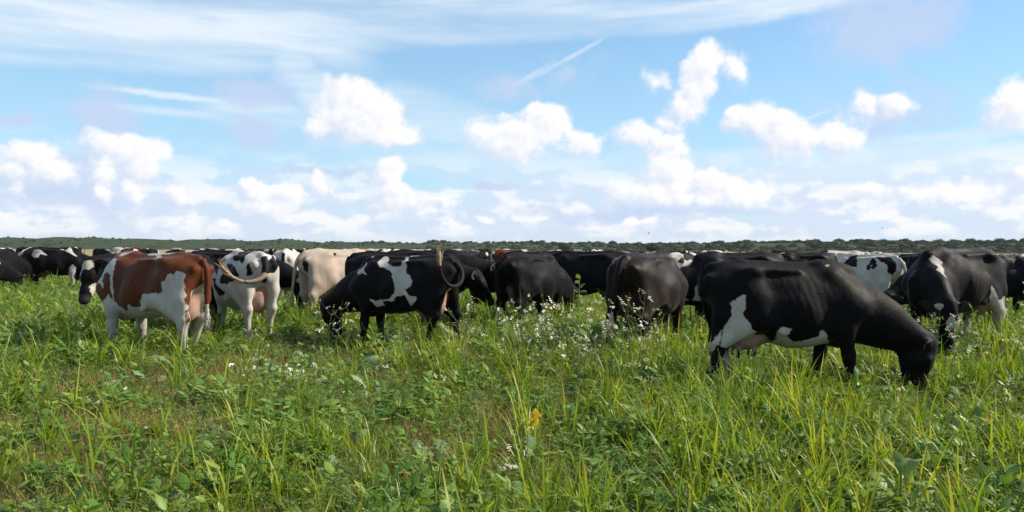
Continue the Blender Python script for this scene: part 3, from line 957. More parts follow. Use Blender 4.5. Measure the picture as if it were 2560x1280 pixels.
def scrub_material(name, dark, light, dry):
    m, b = new_mat(name)
    oi = b.node('ShaderNodeObjectInfo').outputs['Random']
    tc = b.node('ShaderNodeNewGeometry').outputs['Position']
    n = b.noise(tc, 0.9, 4.0, 0.7)
    c = b.mix(b.mapr(n, 0.3, 0.7), dark, light)
    c = b.mix(b.math('MULTIPLY', b.mapr(oi, 0.55, 1.0), 0.6), c, dry)
    nrm = bump(b, b.noise(tc, 2.6, 4.0, 0.75), 1.0, 0.6)
    return finish(m, b, principled(b, c, 0.85, 0.1, nrm))


SCRUB = scrub_material('scrub', (0.022, 0.036, 0.019, 1), (0.060, 0.080, 0.034, 1), (0.105, 0.108, 0.050, 1))
tag(grid_mesh('dunes', np.linspace(-1100, 1100, 320), np.linspace(415, 800, 70), dune_z, [SCRUB]), kind='structure')


def instancer(name, protos, pts, rots, scl, label, idx=None):
    """one object of kind stuff: prototypes set on points by geometry nodes"""
    pc = bpy.data.collections.new(name + '_kinds')
    for o in protos:
        pc.objects.link(o)
    me = bpy.data.meshes.new(name)
    n = len(pts)
    me.vertices.add(n); me.vertices.foreach_set('co', np.asarray(pts, np.float32).ravel())
    a = me.attributes.new('turn', 'FLOAT_VECTOR', 'POINT'); a.data.foreach_set('vector', np.asarray(rots, np.float32).ravel())
    a = me.attributes.new('size', 'FLOAT_VECTOR', 'POINT'); a.data.foreach_set('vector', np.asarray(scl, np.float32).ravel())
    a = me.attributes.new('which', 'INT', 'POINT'); a.data.foreach_set('value', (np.arange(n) * 7919 // 3 % len(protos) if idx is None else idx).astype(np.int32))
    ob = bpy.data.objects.new(name, me)
    COL.objects.link(ob)
    ng = bpy.data.node_groups.new(name + '_spread', 'GeometryNodeTree')
    ng.interface.new_socket('Geometry', in_out='INPUT', socket_type='NodeSocketGeometry')
    ng.interface.new_socket('Geometry', in_out='OUTPUT', socket_type='NodeSocketGeometry')
    N, L = ng.nodes, ng.links
    gi, go = N.new('NodeGroupInput'), N.new('NodeGroupOutput')
    iop = N.new('GeometryNodeInstanceOnPoints'); ci = N.new('GeometryNodeCollectionInfo')
    ci.inputs[0].default_value = pc
    ci.inputs['Separate Children'].default_value = True
    ci.inputs['Reset Children'].default_value = True
    def na(nm, t):
        q = N.new('GeometryNodeInputNamedAttribute'); q.data_type = t; q.inputs[0].default_value = nm
        return q.outputs[0]
    e2r = N.new('FunctionNodeEulerToRotation')
    L.new(na('turn', 'FLOAT_VECTOR'), e2r.inputs[0])
    L.new(gi.outputs[0], iop.inputs['Points']); L.new(ci.outputs[0], iop.inputs['Instance'])
    iop.inputs['Pick Instance'].default_value = True
    L.new(na('which', 'INT'), iop.inputs['Instance Index'])
    L.new(e2r.outputs[0], iop.inputs['Rotation']); L.new(na('size', 'FLOAT_VECTOR'), iop.inputs['Scale'])
    L.new(iop.outputs[0], go.inputs[0])
    md = ob.modifiers.new('spread', 'NODES'); md.node_group = ng
    tag(ob, label, kind='stuff')
    return ob


def bush_proto(seed, mat, leafy=420):
    """lumpy crown: a displaced core with leaf sprays standing off it"""
    rg = np.random.default_rng(seed)
    v, f = icosphere(1.0, 3)
    v = np.array(v)
    d = 0.72 + 0.75 * (fbm(v * 1.7 + seed * 5.1, 3, 0.6, seed) - 0.3)
    core = v * d[:, None] * np.array([1, 1, 0.72])
    V = [core]; F = [list(map(int, q)) for q in f]
    n0 = len(core)
    pick = rg.integers(0, len(core), leafy)
    for k in pick:
        c = core[k] * rg.uniform(0.95, 1.16) + rg.normal(0, 0.04, 3)
        a, bb = rg.normal(0, 1, 3), rg.normal(0, 1, 3)
        a = a / np.linalg.norm(a) * rg.uniform(0.06, 0.14); bb = bb / np.linalg.norm(bb) * rg.uniform(0.05, 0.10)
        V.append(np.stack([c - a, c + bb, c + a, c - bb]))
        F.append([n0, n0 + 1, n0 + 2, n0 + 3]); n0 += 4
    return mesh_obj('bush', np.concatenate(V) + np.array([0, 0, 0.5]), F, [mat], smooth=False, link=False)


bushes = [bush_proto(s, SCRUB) for s in range(5)]
nb_ = 7500
bx_ = RNG.uniform(-760, 760, nb_)
by_ = 424 + 150 * RNG.random(nb_) ** 1.3
keep = (fbm(np.stack([bx_ * 0.03, by_ * 0.03, bx_ * 0], 1), 3, 0.5, 71) + 0.15 * np.clip(bx_ / 300, -0.3, 1) > 0.36)
bx_, by_ = bx_[keep], by_[keep]
lushness = np.clip((bx_ + 150) / 350, 0, 1)
bs = (0.8 + 1.5 * RNG.random(len(bx_)) ** 2) * (0.45 + 1.25 * lushness)
pts = np.stack([bx_, by_, dune_z(bx_, by_) - 0.45 * bs], 1)
instancer('scrub', bushes, pts, np.stack([bx_ * 0, bx_ * 0, RNG.uniform(0, 6.3, len(bx_))], 1),
          np.stack([bs * 1.2, bs * 1.2, bs * RNG.uniform(0.55, 1.2, len(bx_))], 1), 'dark green scrub covering the low dunes along the horizon')


# ---- lone shrubs out on the dry pasture
def lone_shrub(x, y, h, label):
    root = empty('shrub', (x, y, 0))
    tag(root, label, 'shrub')
    v, f = tube([(0, 0, -0.1), (0.05, 0, h * 0.3), (0.1, 0.05, h * 0.6)], [0.10, 0.07, 0.04], 6)
    mesh_obj('trunk', v, f, [BARK], parent=root)
    o = bush_proto(int(x) % 97 + 9, SCRUB, 700)
    COL.objects.link(o)
    o.name = 'crown'
    o.parent = root
    o.location = (0, 0, h * 0.30); o.scale = (h * 0.5, h * 0.5, h * 0.48)


BARK = plain_mat('bark', (0.06, 0.05, 0.04), 0.9)
lone_shrub(20.5, 290, 4.6, 'lone dark tree standing out on the dry pasture before the dunes')
lone_shrub(49.5, 262, 4.0, 'wide low shrub on the dry pasture near the dunes')
lone_shrub(4.0, 330, 1.6, 'tiny shrub on the dry pasture near the dunes')

# ---- wire fence across the far pasture
WOOD = plain_mat('post_wood', (0.09, 0.08, 0.07), 0.9)
WIRE = plain_mat('fence_wire', (0.10, 0.10, 0.10), 0.5)
fence = empty('wire_fence', (0, 150, 0))
tag(fence, 'wooden-post wire fence crossing the pasture beyond the herd', 'fence')
pv, pf = tube([(0, 0, -0.1), (0, 0, 0.6), (0.01, 0, 1.28)], [0.075, 0.07, 0.065], 6)
post0 = None
for k in range(-18, 19):
    if post0 is None:
        o = post0 = mesh_obj('post', pv, pf, [WOOD], parent=fence)
    else:
        o = post0.copy(); COL.objects.link(o); o.parent = fence
    o.location = (k * 7.0 + random.uniform(-0.2, 0.2), k * 0.4, random.uniform(-0.08, 0.05))
    o.rotation_euler = (random.uniform(-0.04, 0.04), random.uniform(-0.04, 0.04), random.uniform(0, 3))
for z in (0.45, 0.8, 1.15):
    v, f = tube([(-126, -7.2, z), (0, 0, z - 0.02), (126, 7.2, z)], [0.012] * 3, 4)
    mesh_obj('wire', v, f, [WIRE], parent=fence)
for x0, x1, y, lab in ((28.0, 31.6, 118, 'low metal feed rail beyond the pale cow backs'), (37.5, 40.8, 116, 'long low metal trough on the pasture by the fence')):
    r = empty('feed_rail', ((x0 + x1) / 2, y, 0)); tag(r, lab, 'rail')
    w = (x1 - x0) / 2
    v, f = tube([(-w, 0, 1.0), (w, 0, 0.96)], [0.06, 0.06], 6); mesh_obj('bar', v, f, [WOOD], parent=r)
    for s in (-1, 1):
        v, f = tube([(s * w * 0.97, 0, -0.1), (s * w * 0.97, 0, 1.08)], [0.05, 0.05], 6); mesh_obj('leg', v, f, [WOOD], parent=r)

# ---------------------------------------------------------------- the herd close by
SKINS = {'gA': build_skin(0.024, neck='graze', udder=0.9, seed=3), 'gB': build_skin(0.024, neck='graze', nyaw=-20, udder=1.0, seed=4, feet=((0.08, 0), (-0.08, 0), (-0.06, 0), (0.06, 0)))}


def head_marks(spots):
    def f(info):
        return [('light', 'E', (info['head'](u, n, y), r)) for (u, n, y, r) in spots]
    return f


place_cow(build_skin(h=0.0135, neck='graze', feet=((-0.16, 0), (0.07, 0.02), (0.12, 0.02), (-0.2, 0)), belly=0.05, thin=0.8, poll=(1.27, 0.53), head_pitch=-90, nyaw=-10, udder=1.12, tail=[(-0.85, 0, 1.3), (-0.885, 0.03, 1.2), (-0.85, 0.07, 1.0), (-0.8, 0.12, 0.8), (-0.74, 0.15, 0.62), (-0.72, 0.15, 0.46)], seed=5), (2.93, 7.8), 0, (1.045, 1.05, 0.995), BLACK, 'dark',
          [('light', 'R', [(-0.55, 1.04), (-0.54, 0.98), (-0.53, 0.92), (-0.55, 0.85), (-0.53, 0.8), (-0.5, 0.76), (-0.48, 0.72), (-0.45, 0.69), (-0.41, 0.64), (-0.36, 0.62), (-0.31, 0.59), (-0.27, 0.56), (-0.2, 0.55), (-0.21, 0.61), (-0.23, 0.67), (-0.2, 0.71), (-0.16, 0.72), (-0.12, 0.72), (-0.08, 0.73), (-0.09, 0.7), (-0.11, 0.67), (-0.13, 0.62), (-0.09, 0.59), (-0.05, 0.56), (-0.01, 0.56), (0.03, 0.56), (0.06, 0.58), (0.09, 0.59), (0.12, 0.61), (0.18, 0.63), (0.18, 0.69), (0.22, 0.7), (0.25, 0.65), (0.29, 0.6), (0.36, 0.54), (0.3, 0.52), (0.32, 0.45), (0.28, 0.45), (0.25, 0.45), (0.21, 0.45), (0.18, 0.45), (0.14, 0.45), (0.11, 0.45), (0.07, 0.45), (0.04, 0.45), (0.0, 0.45), (-0.04, 0.45), (-0.07, 0.45), (-0.11, 0.45), (-0.14, 0.45), (-0.18, 0.45), (-0.22, 0.45), (-0.25, 0.45), (-0.29, 0.45), (-0.33, 0.45), (-0.37, 0.45), (-0.4, 0.45), (-0.44, 0.45), (-0.48, 0.45), (-0.52, 0.46), (-0.55, 0.46), (-0.59, 0.47), (-0.63, 0.48), (-0.67, 0.49), (-0.71, 0.5), (-0.73, 0.5), (-0.77, 0.51), (-0.77, 0.55), (-0.76, 0.59), (-0.76, 0.62), (-0.74, 0.67), (-0.73, 0.72), (-0.71, 0.76), (-0.69, 0.8), (-0.66, 0.83), (-0.67, 0.88), (-0.67, 0.93), (-0.67, 0.97), (-0.64, 1.0), (-0.61, 1.02)]), ('light', 'R', [(-0.75, 0.69), (-0.77, 0.66), (-0.8, 0.62), (-0.84, 0.57), (-0.86, 0.55), (-0.9, 0.53), (-0.93, 0.5), (-0.95, 0.46), (-0.97, 0.42), (-0.97, 0.38), (-0.97, 0.33), (-0.98, 0.29), (-0.98, 0.25), (-0.94, 0.25), (-0.9, 0.25), (-0.85, 0.24), (-0.85, 0.28), (-0.84, 0.32), (-0.84, 0.35), (-0.85, 0.4), (-0.85, 0.43), (-0.82, 0.47), (-0.81, 0.51), (-0.78, 0.54), (-0.76, 0.58), (-0.75, 0.62), (-0.75, 0.65)]), ('light', 'E', ((0.62, -0.17, 0.22), (0.1, 0.09, 0.17))), ('light', 'E', ((0.8, -0.06, 0.7), (0.1, 0.1, 0.14))), ('light', 'E', ((1.4, -0.13, 0.4), (0.05, 0.04, 0.07))), ('light', 'L', [(-0.95, 0.4), (-0.4, 0.45), (-0.4, 0), (-0.95, 0)])],
          'big black cow grazing, white udder and belly, a white patch on its thigh', tail_dark=2)
place_cow(build_skin(h=0.015, neck='level', poll=(1.06, 1.26), head_pitch=-30, nyaw=-58, feet=((0.04, 0), (-0.1, 0), (-0.12, 0.0), (0.16, 0)), thin=0.7, udder=1.05, tail=[(-0.86, 0, 1.31), (-0.915, 0, 1.2), (-0.925, -0.01, 1.05), (-0.905, -0.02, 0.88), (-0.9, -0.03, 0.72), (-0.89, -0.04, 0.58), (-0.89, -0.04, 0.48)], seed=6), (-4.86, 10.0), 156, (1.06, 1.06, 1.02), RED, 'dark',
          [('light', 'L', [(0.48, 1.44), (0.39, 1.45), (0.3, 1.46), (0.31, 1.4), (0.52, 1.33), (0.4, 1.27), (0.38, 1.23), (0.37, 1.18), (0.37, 1.13), (0.36, 1.08), (0.36, 1.03), (0.36, 0.97), (0.36, 0.92), (0.35, 0.87), (0.34, 0.81), (0.33, 0.75), (0.36, 0.74), (0.36, 0.79), (0.37, 0.84), (0.38, 0.89), (0.39, 0.94), (0.39, 1.0), (0.4, 1.05), (0.41, 1.1), (0.46, 1.13), (0.52, 1.1), (0.54, 1.02), (0.5, 0.98), (0.48, 0.93), (0.51, 0.91), (0.57, 0.99), (0.68, 1.01), (0.64, 1.06), (0.6, 1.12), (0.59, 1.17), (0.58, 1.22), (0.57, 1.27), (0.54, 1.33), (0.51, 1.38)]), ('light', 'L', [(0.42, 0.85), (0.36, 0.78), (0.31, 0.74), (0.25, 0.7), (0.15, 0.67), (0.1, 0.64), (0.06, 0.69), (0.03, 0.74), (-0.02, 0.7), (-0.09, 0.7), (-0.16, 0.71), (-0.17, 0.76), (-0.19, 0.82), (-0.21, 0.87), (-0.28, 0.87), (-0.35, 0.88), (-0.41, 0.89), (-0.47, 0.89), (-0.52, 0.92), (-0.52, 0.98), (-0.51, 1.03), (-0.57, 1.05), (-0.58, 1.13), (-0.66, 1.13), (-0.7, 1.18), (-0.76, 1.16), (-0.81, 1.13), (-0.8, 1.07), (-0.8, 1.01), (-0.8, 0.96), (-0.8, 0.91), (-0.81, 0.87), (-0.81, 0.82), (-0.81, 0.77), (-0.81, 0.72), (-0.81, 0.68), (-0.82, 0.63), (-0.83, 0.58), (-0.82, 0.53), (-1.0, 0.51), (-1.03, 0.46), (-1.03, 0.42), (-1.03, 0.37), (-1.02, 0.32), (-1.02, 0.28), (-1.02, 0.23), (-1.01, 0.18), (-1.01, 0.14), (-1.01, 0.09), (-1.01, 0.05), (-1.0, -0.0), (-1.0, -0.05), (-1.0, -0.09), (-0.94, -0.1), (-0.88, -0.1), (-0.82, -0.11), (-0.76, -0.11), (-0.7, -0.12), (-0.64, -0.12), (-0.58, -0.13), (-0.52, -0.13), (-0.46, -0.13), (-0.4, -0.14), (-0.33, -0.14), (-0.27, -0.15), (-0.21, -0.15), (-0.15, -0.16), (-0.08, -0.16), (-0.02, -0.17), (0.05, -0.17), (0.11, -0.18), (0.17, -0.18), (0.24, -0.19), (0.31, -0.19), (0.37, -0.2), (0.44, -0.2), (0.5, -0.21), (0.57, -0.21), (0.64, -0.22), (0.63, -0.17), (0.63, -0.12), (0.63, -0.07), (0.62, -0.02), (0.62, 0.03), (0.61, 0.09), (0.61, 0.14), (0.61, 0.19), (0.6, 0.24), (0.6, 0.29), (0.6, 0.34), (0.59, 0.39), (0.59, 0.44), (0.58, 0.49), (0.58, 0.54), (0.58, 0.59), (0.56, 0.65), (0.54, 0.7), (0.52, 0.76), (0.46, 0.8)]), ('light', 'L', [(-0.13, 1.5), (-0.2, 1.49), (-0.26, 1.48), (-0.33, 1.47), (-0.39, 1.46), (-0.45, 1.45), (-0.52, 1.44), (-0.45, 1.42), (-0.27, 1.39), (-0.18, 1.37), (-0.39, 1.31), (-0.27, 1.31), (-0.05, 1.37), (0.05, 1.37), (-0.08, 1.41), (-0.1, 1.46)]), ('light', 'R', [(-0.45, 1.5), (0.0, 1.5), (0.1, 1.1), (-0.2, 0.9), (-0.5, 1.2)]), ('light', 'H', [(0.02, 1.02), (0.12, 0.85), (0.17, 0.5), (-0.18, 0.5), (-0.12, 0.85)]), ('light', 'R', [(-0.95, 0.62), (-0.4, 0.62), (-0.4, -0.1), (-0.95, -0.1)]), ('light', 'R', [(0.2, 0.58), (0.75, 0.58), (0.75, -0.1), (0.2, -0.1)])],
          'red-brown and white pied cow standing with its head raised, yellow ear tag', tail_dark=0.62, tag_ears=(1,), tag_mat=TAG_YELLOW)
place_cow(build_skin(h=0.016, neck='graze', feet=((0.05, 0), (-0.05, 0), (-0.05, -0.02), (0.1, -0.03)), belly=0.05, udder=1.0, tail_r=1.1, width=1.08, tail=[(-0.86, 0, 1.3), (-0.93, 0.0, 1.18), (-0.965, 0.02, 1.08), (-0.98, 0.09, 1.0), (-0.97, 0.2, 0.96), (-0.95, 0.32, 0.965), (-0.93, 0.43, 1.02), (-0.9, 0.53, 1.11), (-0.89, 0.58, 1.19)], seed=7), (-4.28, 11.85), 127, (1.08, 1.1, 1.04), BLACK, 'light',
          [('dark', 'L', [(-0.15, 1.45), (-0.35, 1.44), (-0.55, 1.43), (0.18, 1.33), (0.22, 1.3), (0.26, 1.27), (0.25, 1.23), (0.26, 1.19), (0.3, 1.14), (0.37, 1.1), (0.34, 0.99), (0.52, 1.09), (0.46, 1.16), (0.4, 1.22), (0.27, 1.27), (0.14, 1.31), (0.02, 1.36)]), ('dark', 'L', [(-0.09, 0.99), (-0.09, 1.04), (-0.07, 1.1), (-0.06, 1.15), (-0.02, 1.2), (-0.47, 1.17), (-0.57, 1.12), (-0.63, 1.07), (-0.67, 1.03), (-0.6, 1.0), (-0.52, 0.96), (-0.43, 0.93), (-0.32, 0.9), (-0.11, 0.92)]), ('dark', 'L', [(0.49, 0.97), (0.09, 0.92), (-0.04, 0.85), (-0.14, 0.82), (-0.22, 0.78), (-0.16, 0.72), (-0.01, 0.73), (0.04, 0.78), (0.43, 0.81), (0.45, 0.89)]), ('dark', 'L', [(0.08, 1.33), (0.15, 1.37), (-0.73, 1.42), (-0.94, 1.4), (-0.5, 1.39), (-0.6, 1.35), (-0.65, 1.3), (-0.68, 1.25), (-0.69, 1.2), (-0.59, 1.25)]), ('dark', 'L', [(-0.79, 1.17), (-0.8, 1.21), (-0.85, 1.14), (-0.84, 1.09), (-0.83, 1.04), (-0.81, 1.05), (-0.8, 1.11)]), ('dark', 'H', [(0.068, 1.075), (0.046, 1.278), (-0.031, 1.237), (-0.156, 1.31), (-0.251, 1.343), (-0.267, 1.185), (-0.172, 1.137), (-0.141, 1.08), (-0.016, 1.065), (0.045, 1.042)]), ('dark', 'H', [(0.027, 0.99), (-0.043, 1.005), (-0.043, 0.906), (0.019, 0.924)]), ('dark', 'B', [(0.75, 0.95), (1.6, 0.95), (1.6, 0.2), (1.1, 0.2)])],
          'white cow with black patches, its pale tail swung out to one flank', tail_dark=0.26, tail_mat=TAN)
place_cow(build_skin(h=0.018, neck='graze', feet=((0.0, 0), (0, 0), (0.02, 0), (-0.12, 0)), udder=1.05, width=0.98, tail=[(-0.86, 0, 1.3), (-0.93, 0.04, 1.18), (-0.95, 0.09, 1.0), (-0.95, 0.13, 0.82), (-0.95, 0.16, 0.66), (-0.95, 0.18, 0.5), (-0.95, 0.19, 0.38)], seed=8), (-3.46, 15.0), 48, 1.06, CREAM, 'light',
          [('dark', 'E', ((-0.86, 0.1, 1.22), (0.09, 0.05, 0.1))), ('dark', 'E', ((-0.86, -0.12, 1.1), (0.09, 0.05, 0.16))), ('dark', 'E', ((-0.3, -0.2, 1.31), (0.05, 0.06, 0.06)))],
          'cream-white cow with a dark patch beside its tail', tail_dark=0)
place_cow(build_skin(h=0.0145, neck='graze', feet=((0.06, 0), (-0.04, 0), (0.16, 0), (-0.2, 0.02)), thin=0.7, poll=(1.24, 0.62), head_pitch=-98, belly=-0.02, udder=0.9, tail=[(-0.86, 0, 1.3), (-0.95, 0.0, 1.2), (-0.99, 0.06, 1.06), (-0.96, 0.2, 0.97), (-0.9, 0.33, 1.0), (-0.85, 0.4, 1.12), (-0.82, 0.42, 1.27), (-0.8, 0.4, 1.38), (-0.8, 0.37, 1.46)], seed=9), (-1.62, 10.85), 160, 1.0, BLACK, 'dark',
          [('light', 'L', [(0.66, 1.13), (0.67, 1.18), (0.54, 1.23), (0.52, 1.28), (0.49, 1.33), (0.46, 1.37), (0.43, 1.38), (0.53, 1.3), (0.5, 1.2), (0.45, 1.15), (0.42, 1.1), (0.53, 1.14), (0.56, 1.11)]), ('light', 'L', [(0.3, 1.32), (0.27, 1.35), (0.24, 1.38), (0.19, 1.37), (0.15, 1.29), (0.02, 1.24), (-0.04, 1.25), (-0.1, 1.25), (-0.12, 1.31), (-0.08, 1.37), (-0.29, 1.4), (-0.33, 1.43), (-0.15, 1.38), (-0.17, 1.32), (-0.19, 1.27), (-0.2, 1.21), (-0.22, 1.15), (-0.27, 1.1), (-0.33, 1.06), (-0.34, 0.97), (-0.29, 0.94), (-0.24, 0.92), (-0.26, 0.86), (-0.32, 0.84), (-0.38, 0.82), (-0.42, 0.81), (-0.38, 0.74), (-0.31, 0.67), (-0.29, 0.74), (-0.26, 0.79), (-0.23, 0.83), (-0.16, 0.83), (-0.1, 0.83), (-0.06, 0.75), (0.0, 0.75), (0.12, 0.73), (0.1, 0.68), (0.18, 0.66), (0.27, 0.65), (0.33, 0.72), (0.39, 0.78), (0.34, 0.76), (0.29, 0.74), (0.2, 0.75), (0.11, 0.76), (0.05, 0.78), (-0.01, 0.79), (-0.05, 0.84), (-0.08, 0.89), (-0.07, 0.95), (-0.06, 1.01), (-0.04, 1.07), (-0.0, 1.12), (0.04, 1.18), (0.16, 1.22), (0.24, 1.23)]), ('light', 'H', [(0.04, 1.0), (0.1, 0.8), (0.12, 0.5), (-0.02, 0.5), (-0.02, 0.8)])],
          'black and white cow grazing with its tail curled up over its rump', tail_dark=0.72, tail_mat=TAN)
place_cow(build_skin(h=0.018, neck='low', poll=(1.3, 0.96), head_pitch=-52, feet=((0, 0), (0, 0), (0, 0), (0, 0)), seed=10), (-2.02, 13.3), 4, 1.03, BLACK, 'dark',
          [('light', 'E', ((0.72, -0.14, 1.12), (0.08, 0.05, 0.035))), ('light', 'E', ((1.02, -0.12, 0.98), (0.03, 0.04, 0.03))), ('light', 'B', [(-0.9, 0.5), (-0.4, 0.5), (-0.4, 0), (-0.9, 0)])],
          'black cow with small white flecks on its neck, behind the curled tail')
place_cow(build_skin(h=0.022, neck='low', poll=(1.26, 1.02), head_pitch=-60, seed=11), (-1.75, 15.6), 8, 1.05, BLACK, 'dark',
          [],
          'plain black cow lowering its head behind the cow with flecked neck')
place_cow(build_skin(h=0.016, neck='graze', udder=0.7, thin=0.6, feet=((0, 0), (0, 0), (0.05, 0), (-0.06, 0)), width=0.95, tail=[(-0.86, 0, 1.3), (-0.93, 0.02, 1.18), (-0.95, 0.04, 1.0), (-0.94, 0.05, 0.8), (-0.94, 0.05, 0.6), (-0.94, 0.05, 0.42), (-0.93, 0.05, 0.28)], seed=12), (0.38, 13.3), 55, (1.05, 1.08, 1.02), BLACK, 'dark',
          [('light', 'E', ((-0.45, -0.05, 0.58), (0.12, 0.12, 0.1)))],
          'all-black cow seen from behind, its long tail hanging straight down')
place_cow(build_skin(h=0.02, neck='graze', nyaw=14, poll=(1.22, 0.6), head_pitch=-98, seed=13), (0.46, 16.3), 184, 1.04, BLACK, 'dark',
          head_marks([(0.20, 0.08, 0.03, (0.04, 0.03, 0.05))]),
          'black cow grazing with a blue tag in its ear', tag_ears=(0,), tag_mat=TAG_BLUE)
place_cow(build_skin(h=0.018, neck='graze', udder=0.8, thin=0.6, tail=[(-0.86, 0, 1.3), (-0.93, 0.02, 1.18), (-0.95, 0.06, 1.0), (-0.95, 0.06, 0.8), (-0.96, 0.02, 0.6), (-1.0, -0.05, 0.45), (-1.05, -0.1, 0.34)], seed=14), (1.48, 15.2), 164, 1.05, BLACK, 'dark',
          [('light', 'H', [(-0.05, 1.2), (-0.09, 1.2), (-0.11, 0.85), (-0.07, 0.85)])],
          'black cow standing side on between two other black cows', tail_dark=2)
place_cow(build_skin(h=0.0145, neck='graze', nyaw=16, feet=((0, 0), (0.1, 0), (0.0, 0.02), (-0.1, 0.02)), belly=0.05, udder=1.05, width=1.06, thin=1.0, tail_r=1.1, tail=[(-0.86, 0, 1.31), (-0.94, 0.01, 1.2), (-0.97, 0.04, 1.02), (-0.96, 0.07, 0.82), (-0.95, 0.09, 0.64), (-0.95, 0.1, 0.5), (-0.95, 0.1, 0.36)], seed=15), (1.99, 10.75), 58, (1.1, 1.18, 1.04), BROWNBLACK, 'dark',
          [],
          'dark brown-black cow seen from behind with a bare udder showing', tail_dark=0.66)
place_cow(build_skin(h=0.018, neck='graze', nyaw=5, seed=16), (3.72, 12.5), 186, 1.05, BLACK, 'dark',
          [('light', 'L', [(0.7, 0.85), (0.65, 0.91), (0.59, 0.96), (0.56, 0.89), (0.61, 0.82), (0.54, 0.78), (0.53, 0.84), (0.52, 0.9), (0.5, 0.96), (0.48, 1.01), (0.48, 0.95), (0.48, 0.89), (0.48, 0.83), (0.47, 0.77), (0.47, 0.7), (0.46, 0.64), (0.52, 0.6), (0.56, 0.61), (0.59, 0.61), (0.65, 0.62), (0.72, 0.63), (0.68, 0.71), (0.69, 0.78)]), ('light', 'L', [(0.75, 1.16), (0.69, 1.21), (0.66, 1.25), (0.63, 1.3), (0.76, 1.27), (0.81, 1.18)]), ('light', 'E', ((-0.1, 0.2, 0.62), (0.5, 0.3, 0.12)))],
          'black cow with a white flank patch, mostly hidden by the big black cow')
place_cow(build_skin(h=0.015, neck='graze', nyaw=52, poll=(1.2, 0.66), head_pitch=-88, feet=((0.0, 0), (0.08, 0), (-0.06, 0), (0.1, 0)), thin=0.9, udder=1.0, seed=17), (6.52, 10.9), 207, (1.1, 1.1, 1.11), BLACK, 'dark',
          lambda info: [('light', 'L', [(0.63, 1.26), (0.57, 1.28), (0.55, 1.25), (0.53, 1.22), (0.53, 1.2), (0.64, 1.13), (0.72, 1.07), (0.78, 1.02), (0.78, 1.07), (0.75, 1.11), (0.71, 1.15), (0.65, 1.2)]), ('light', 'L', [(-0.27, 0.9), (-0.33, 0.83), (-0.39, 0.76), (-0.49, 0.69), (-0.58, 0.72), (-0.66, 0.76), (-0.71, 0.71), (-0.72, 0.66), (-0.73, 0.6), (-0.75, 0.55), (-0.76, 0.5), (-0.77, 0.45), (-0.79, 0.4), (-0.78, 0.35), (-0.77, 0.3), (-0.76, 0.25), (-0.76, 0.2), (-0.75, 0.14), (-0.74, 0.09), (-0.73, 0.04), (-0.72, -0.01), (-0.71, -0.06), (-0.71, -0.11), (-0.62, -0.1), (-0.53, -0.09), (-0.44, -0.09), (-0.35, -0.08), (-0.27, -0.08), (-0.18, -0.07), (-0.1, -0.07), (-0.01, -0.06), (0.07, -0.06), (0.11, -0.01), (0.15, 0.03), (0.19, 0.08), (0.23, 0.12), (0.26, 0.16), (0.3, 0.21), (0.34, 0.25), (0.38, 0.29), (0.96, 0.4), (1.01, 0.44), (1.04, 0.48), (1.05, 0.52), (1.03, 0.52), (0.98, 0.51), (0.9, 0.51), (0.22, 0.45), (0.14, 0.47), (0.05, 0.49), (-0.37, 0.49), (-0.43, 0.49), (-0.5, 0.5), (-0.46, 0.55), (-0.44, 0.61), (-0.36, 0.66), (-0.25, 0.73), (-0.25, 0.78), (-0.26, 0.84)]), ('light', 'R', [(-0.95, 0.55), (-0.4, 0.55), (-0.4, 0), (-0.95, 0)])] + head_marks([(-0.02, 0.06, -0.12, (0.05, 0.05, 0.05)), (0.16, 0.10, 0.0, (0.05, 0.04, 0.10))])(info),
          'black cow grazing towards the viewer, white blotch on its shoulder and white hind legs', tail_dark=0.6)
place_cow(build_skin(h=0.02, neck='graze', udder=0.9, tail=[(-0.86, 0, 1.3), (-0.94, -0.03, 1.18), (-0.96, -0.08, 1.0), (-0.95, -0.12, 0.8), (-0.93, -0.13, 0.6), (-0.92, -0.13, 0.45), (-0.92, -0.13, 0.36)], seed=18), (7.9, 16.6), 113, (1.04, 1.06, 1.02), BLACK, 'light',
          [('dark', 'L', [(0.37, 1.14), (0.3, 1.21), (0.27, 1.29), (0.26, 1.36), (0.15, 1.36), (0.0, 1.27), (-0.04, 1.18), (-0.09, 1.1), (0.01, 1.11), (0.13, 1.12), (0.26, 1.13)]), ('dark', 'L', [(-0.29, 1.14), (-0.39, 1.23), (-0.48, 1.31), (-0.46, 1.21), (-0.44, 1.12), (-0.42, 1.03), (-0.33, 1.09)]), ('dark', 'H', [(0.716, 1.13), (0.499, 1.324), (0.258, 1.352), (0.293, 1.128), (0.449, 0.911), (0.569, 1.032)]), ('dark', 'H', [(0.239, 1.338), (0.089, 1.338), (0.103, 0.93), (0.217, 1.015)])],
          'white cow with black saddle and rump patches and a long pale tail', tail_dark=0)
place_cow(SKINS['gA'], (7.9, 20.2), 176, 1.03, BLACK, 'dark',
          [('light', 'R', [(0.4, 1.5), (0.8, 1.5), (0.8, 1.15), (0.5, 1.2)])],
          'black cow side on beyond the big grazing cow, plain dark back', parts=False)
place_cow(SKINS['gB'], (8.95, 18.9), 120, 1.0, BLACK, 'dark',
          [('light', 'T', [(-0.5, 0.3), (-0.5, -0.02), (-0.1, -0.02), (-0.2, 0.3)]), ('light', 'B', [(-0.2, 0.6), (0.5, 0.6), (0.5, 0.4), (-0.2, 0.4)])],
          'black cow with a white patch across its loin', parts=False)
place_cow(SKINS['gB'], (10.9, 20.4), 100, 1.02, BLACK, 'dark',
          [('light', 'T', [(0.2, 0.3), (0.2, -0.3), (0.5, -0.3), (0.5, 0.3)]), ('light', 'E', ((-0.6, -0.25, 1.15), (0.14, 0.1, 0.14)))],
          'black cow with white shoulder band and white hip patch, seen from behind', parts=False)
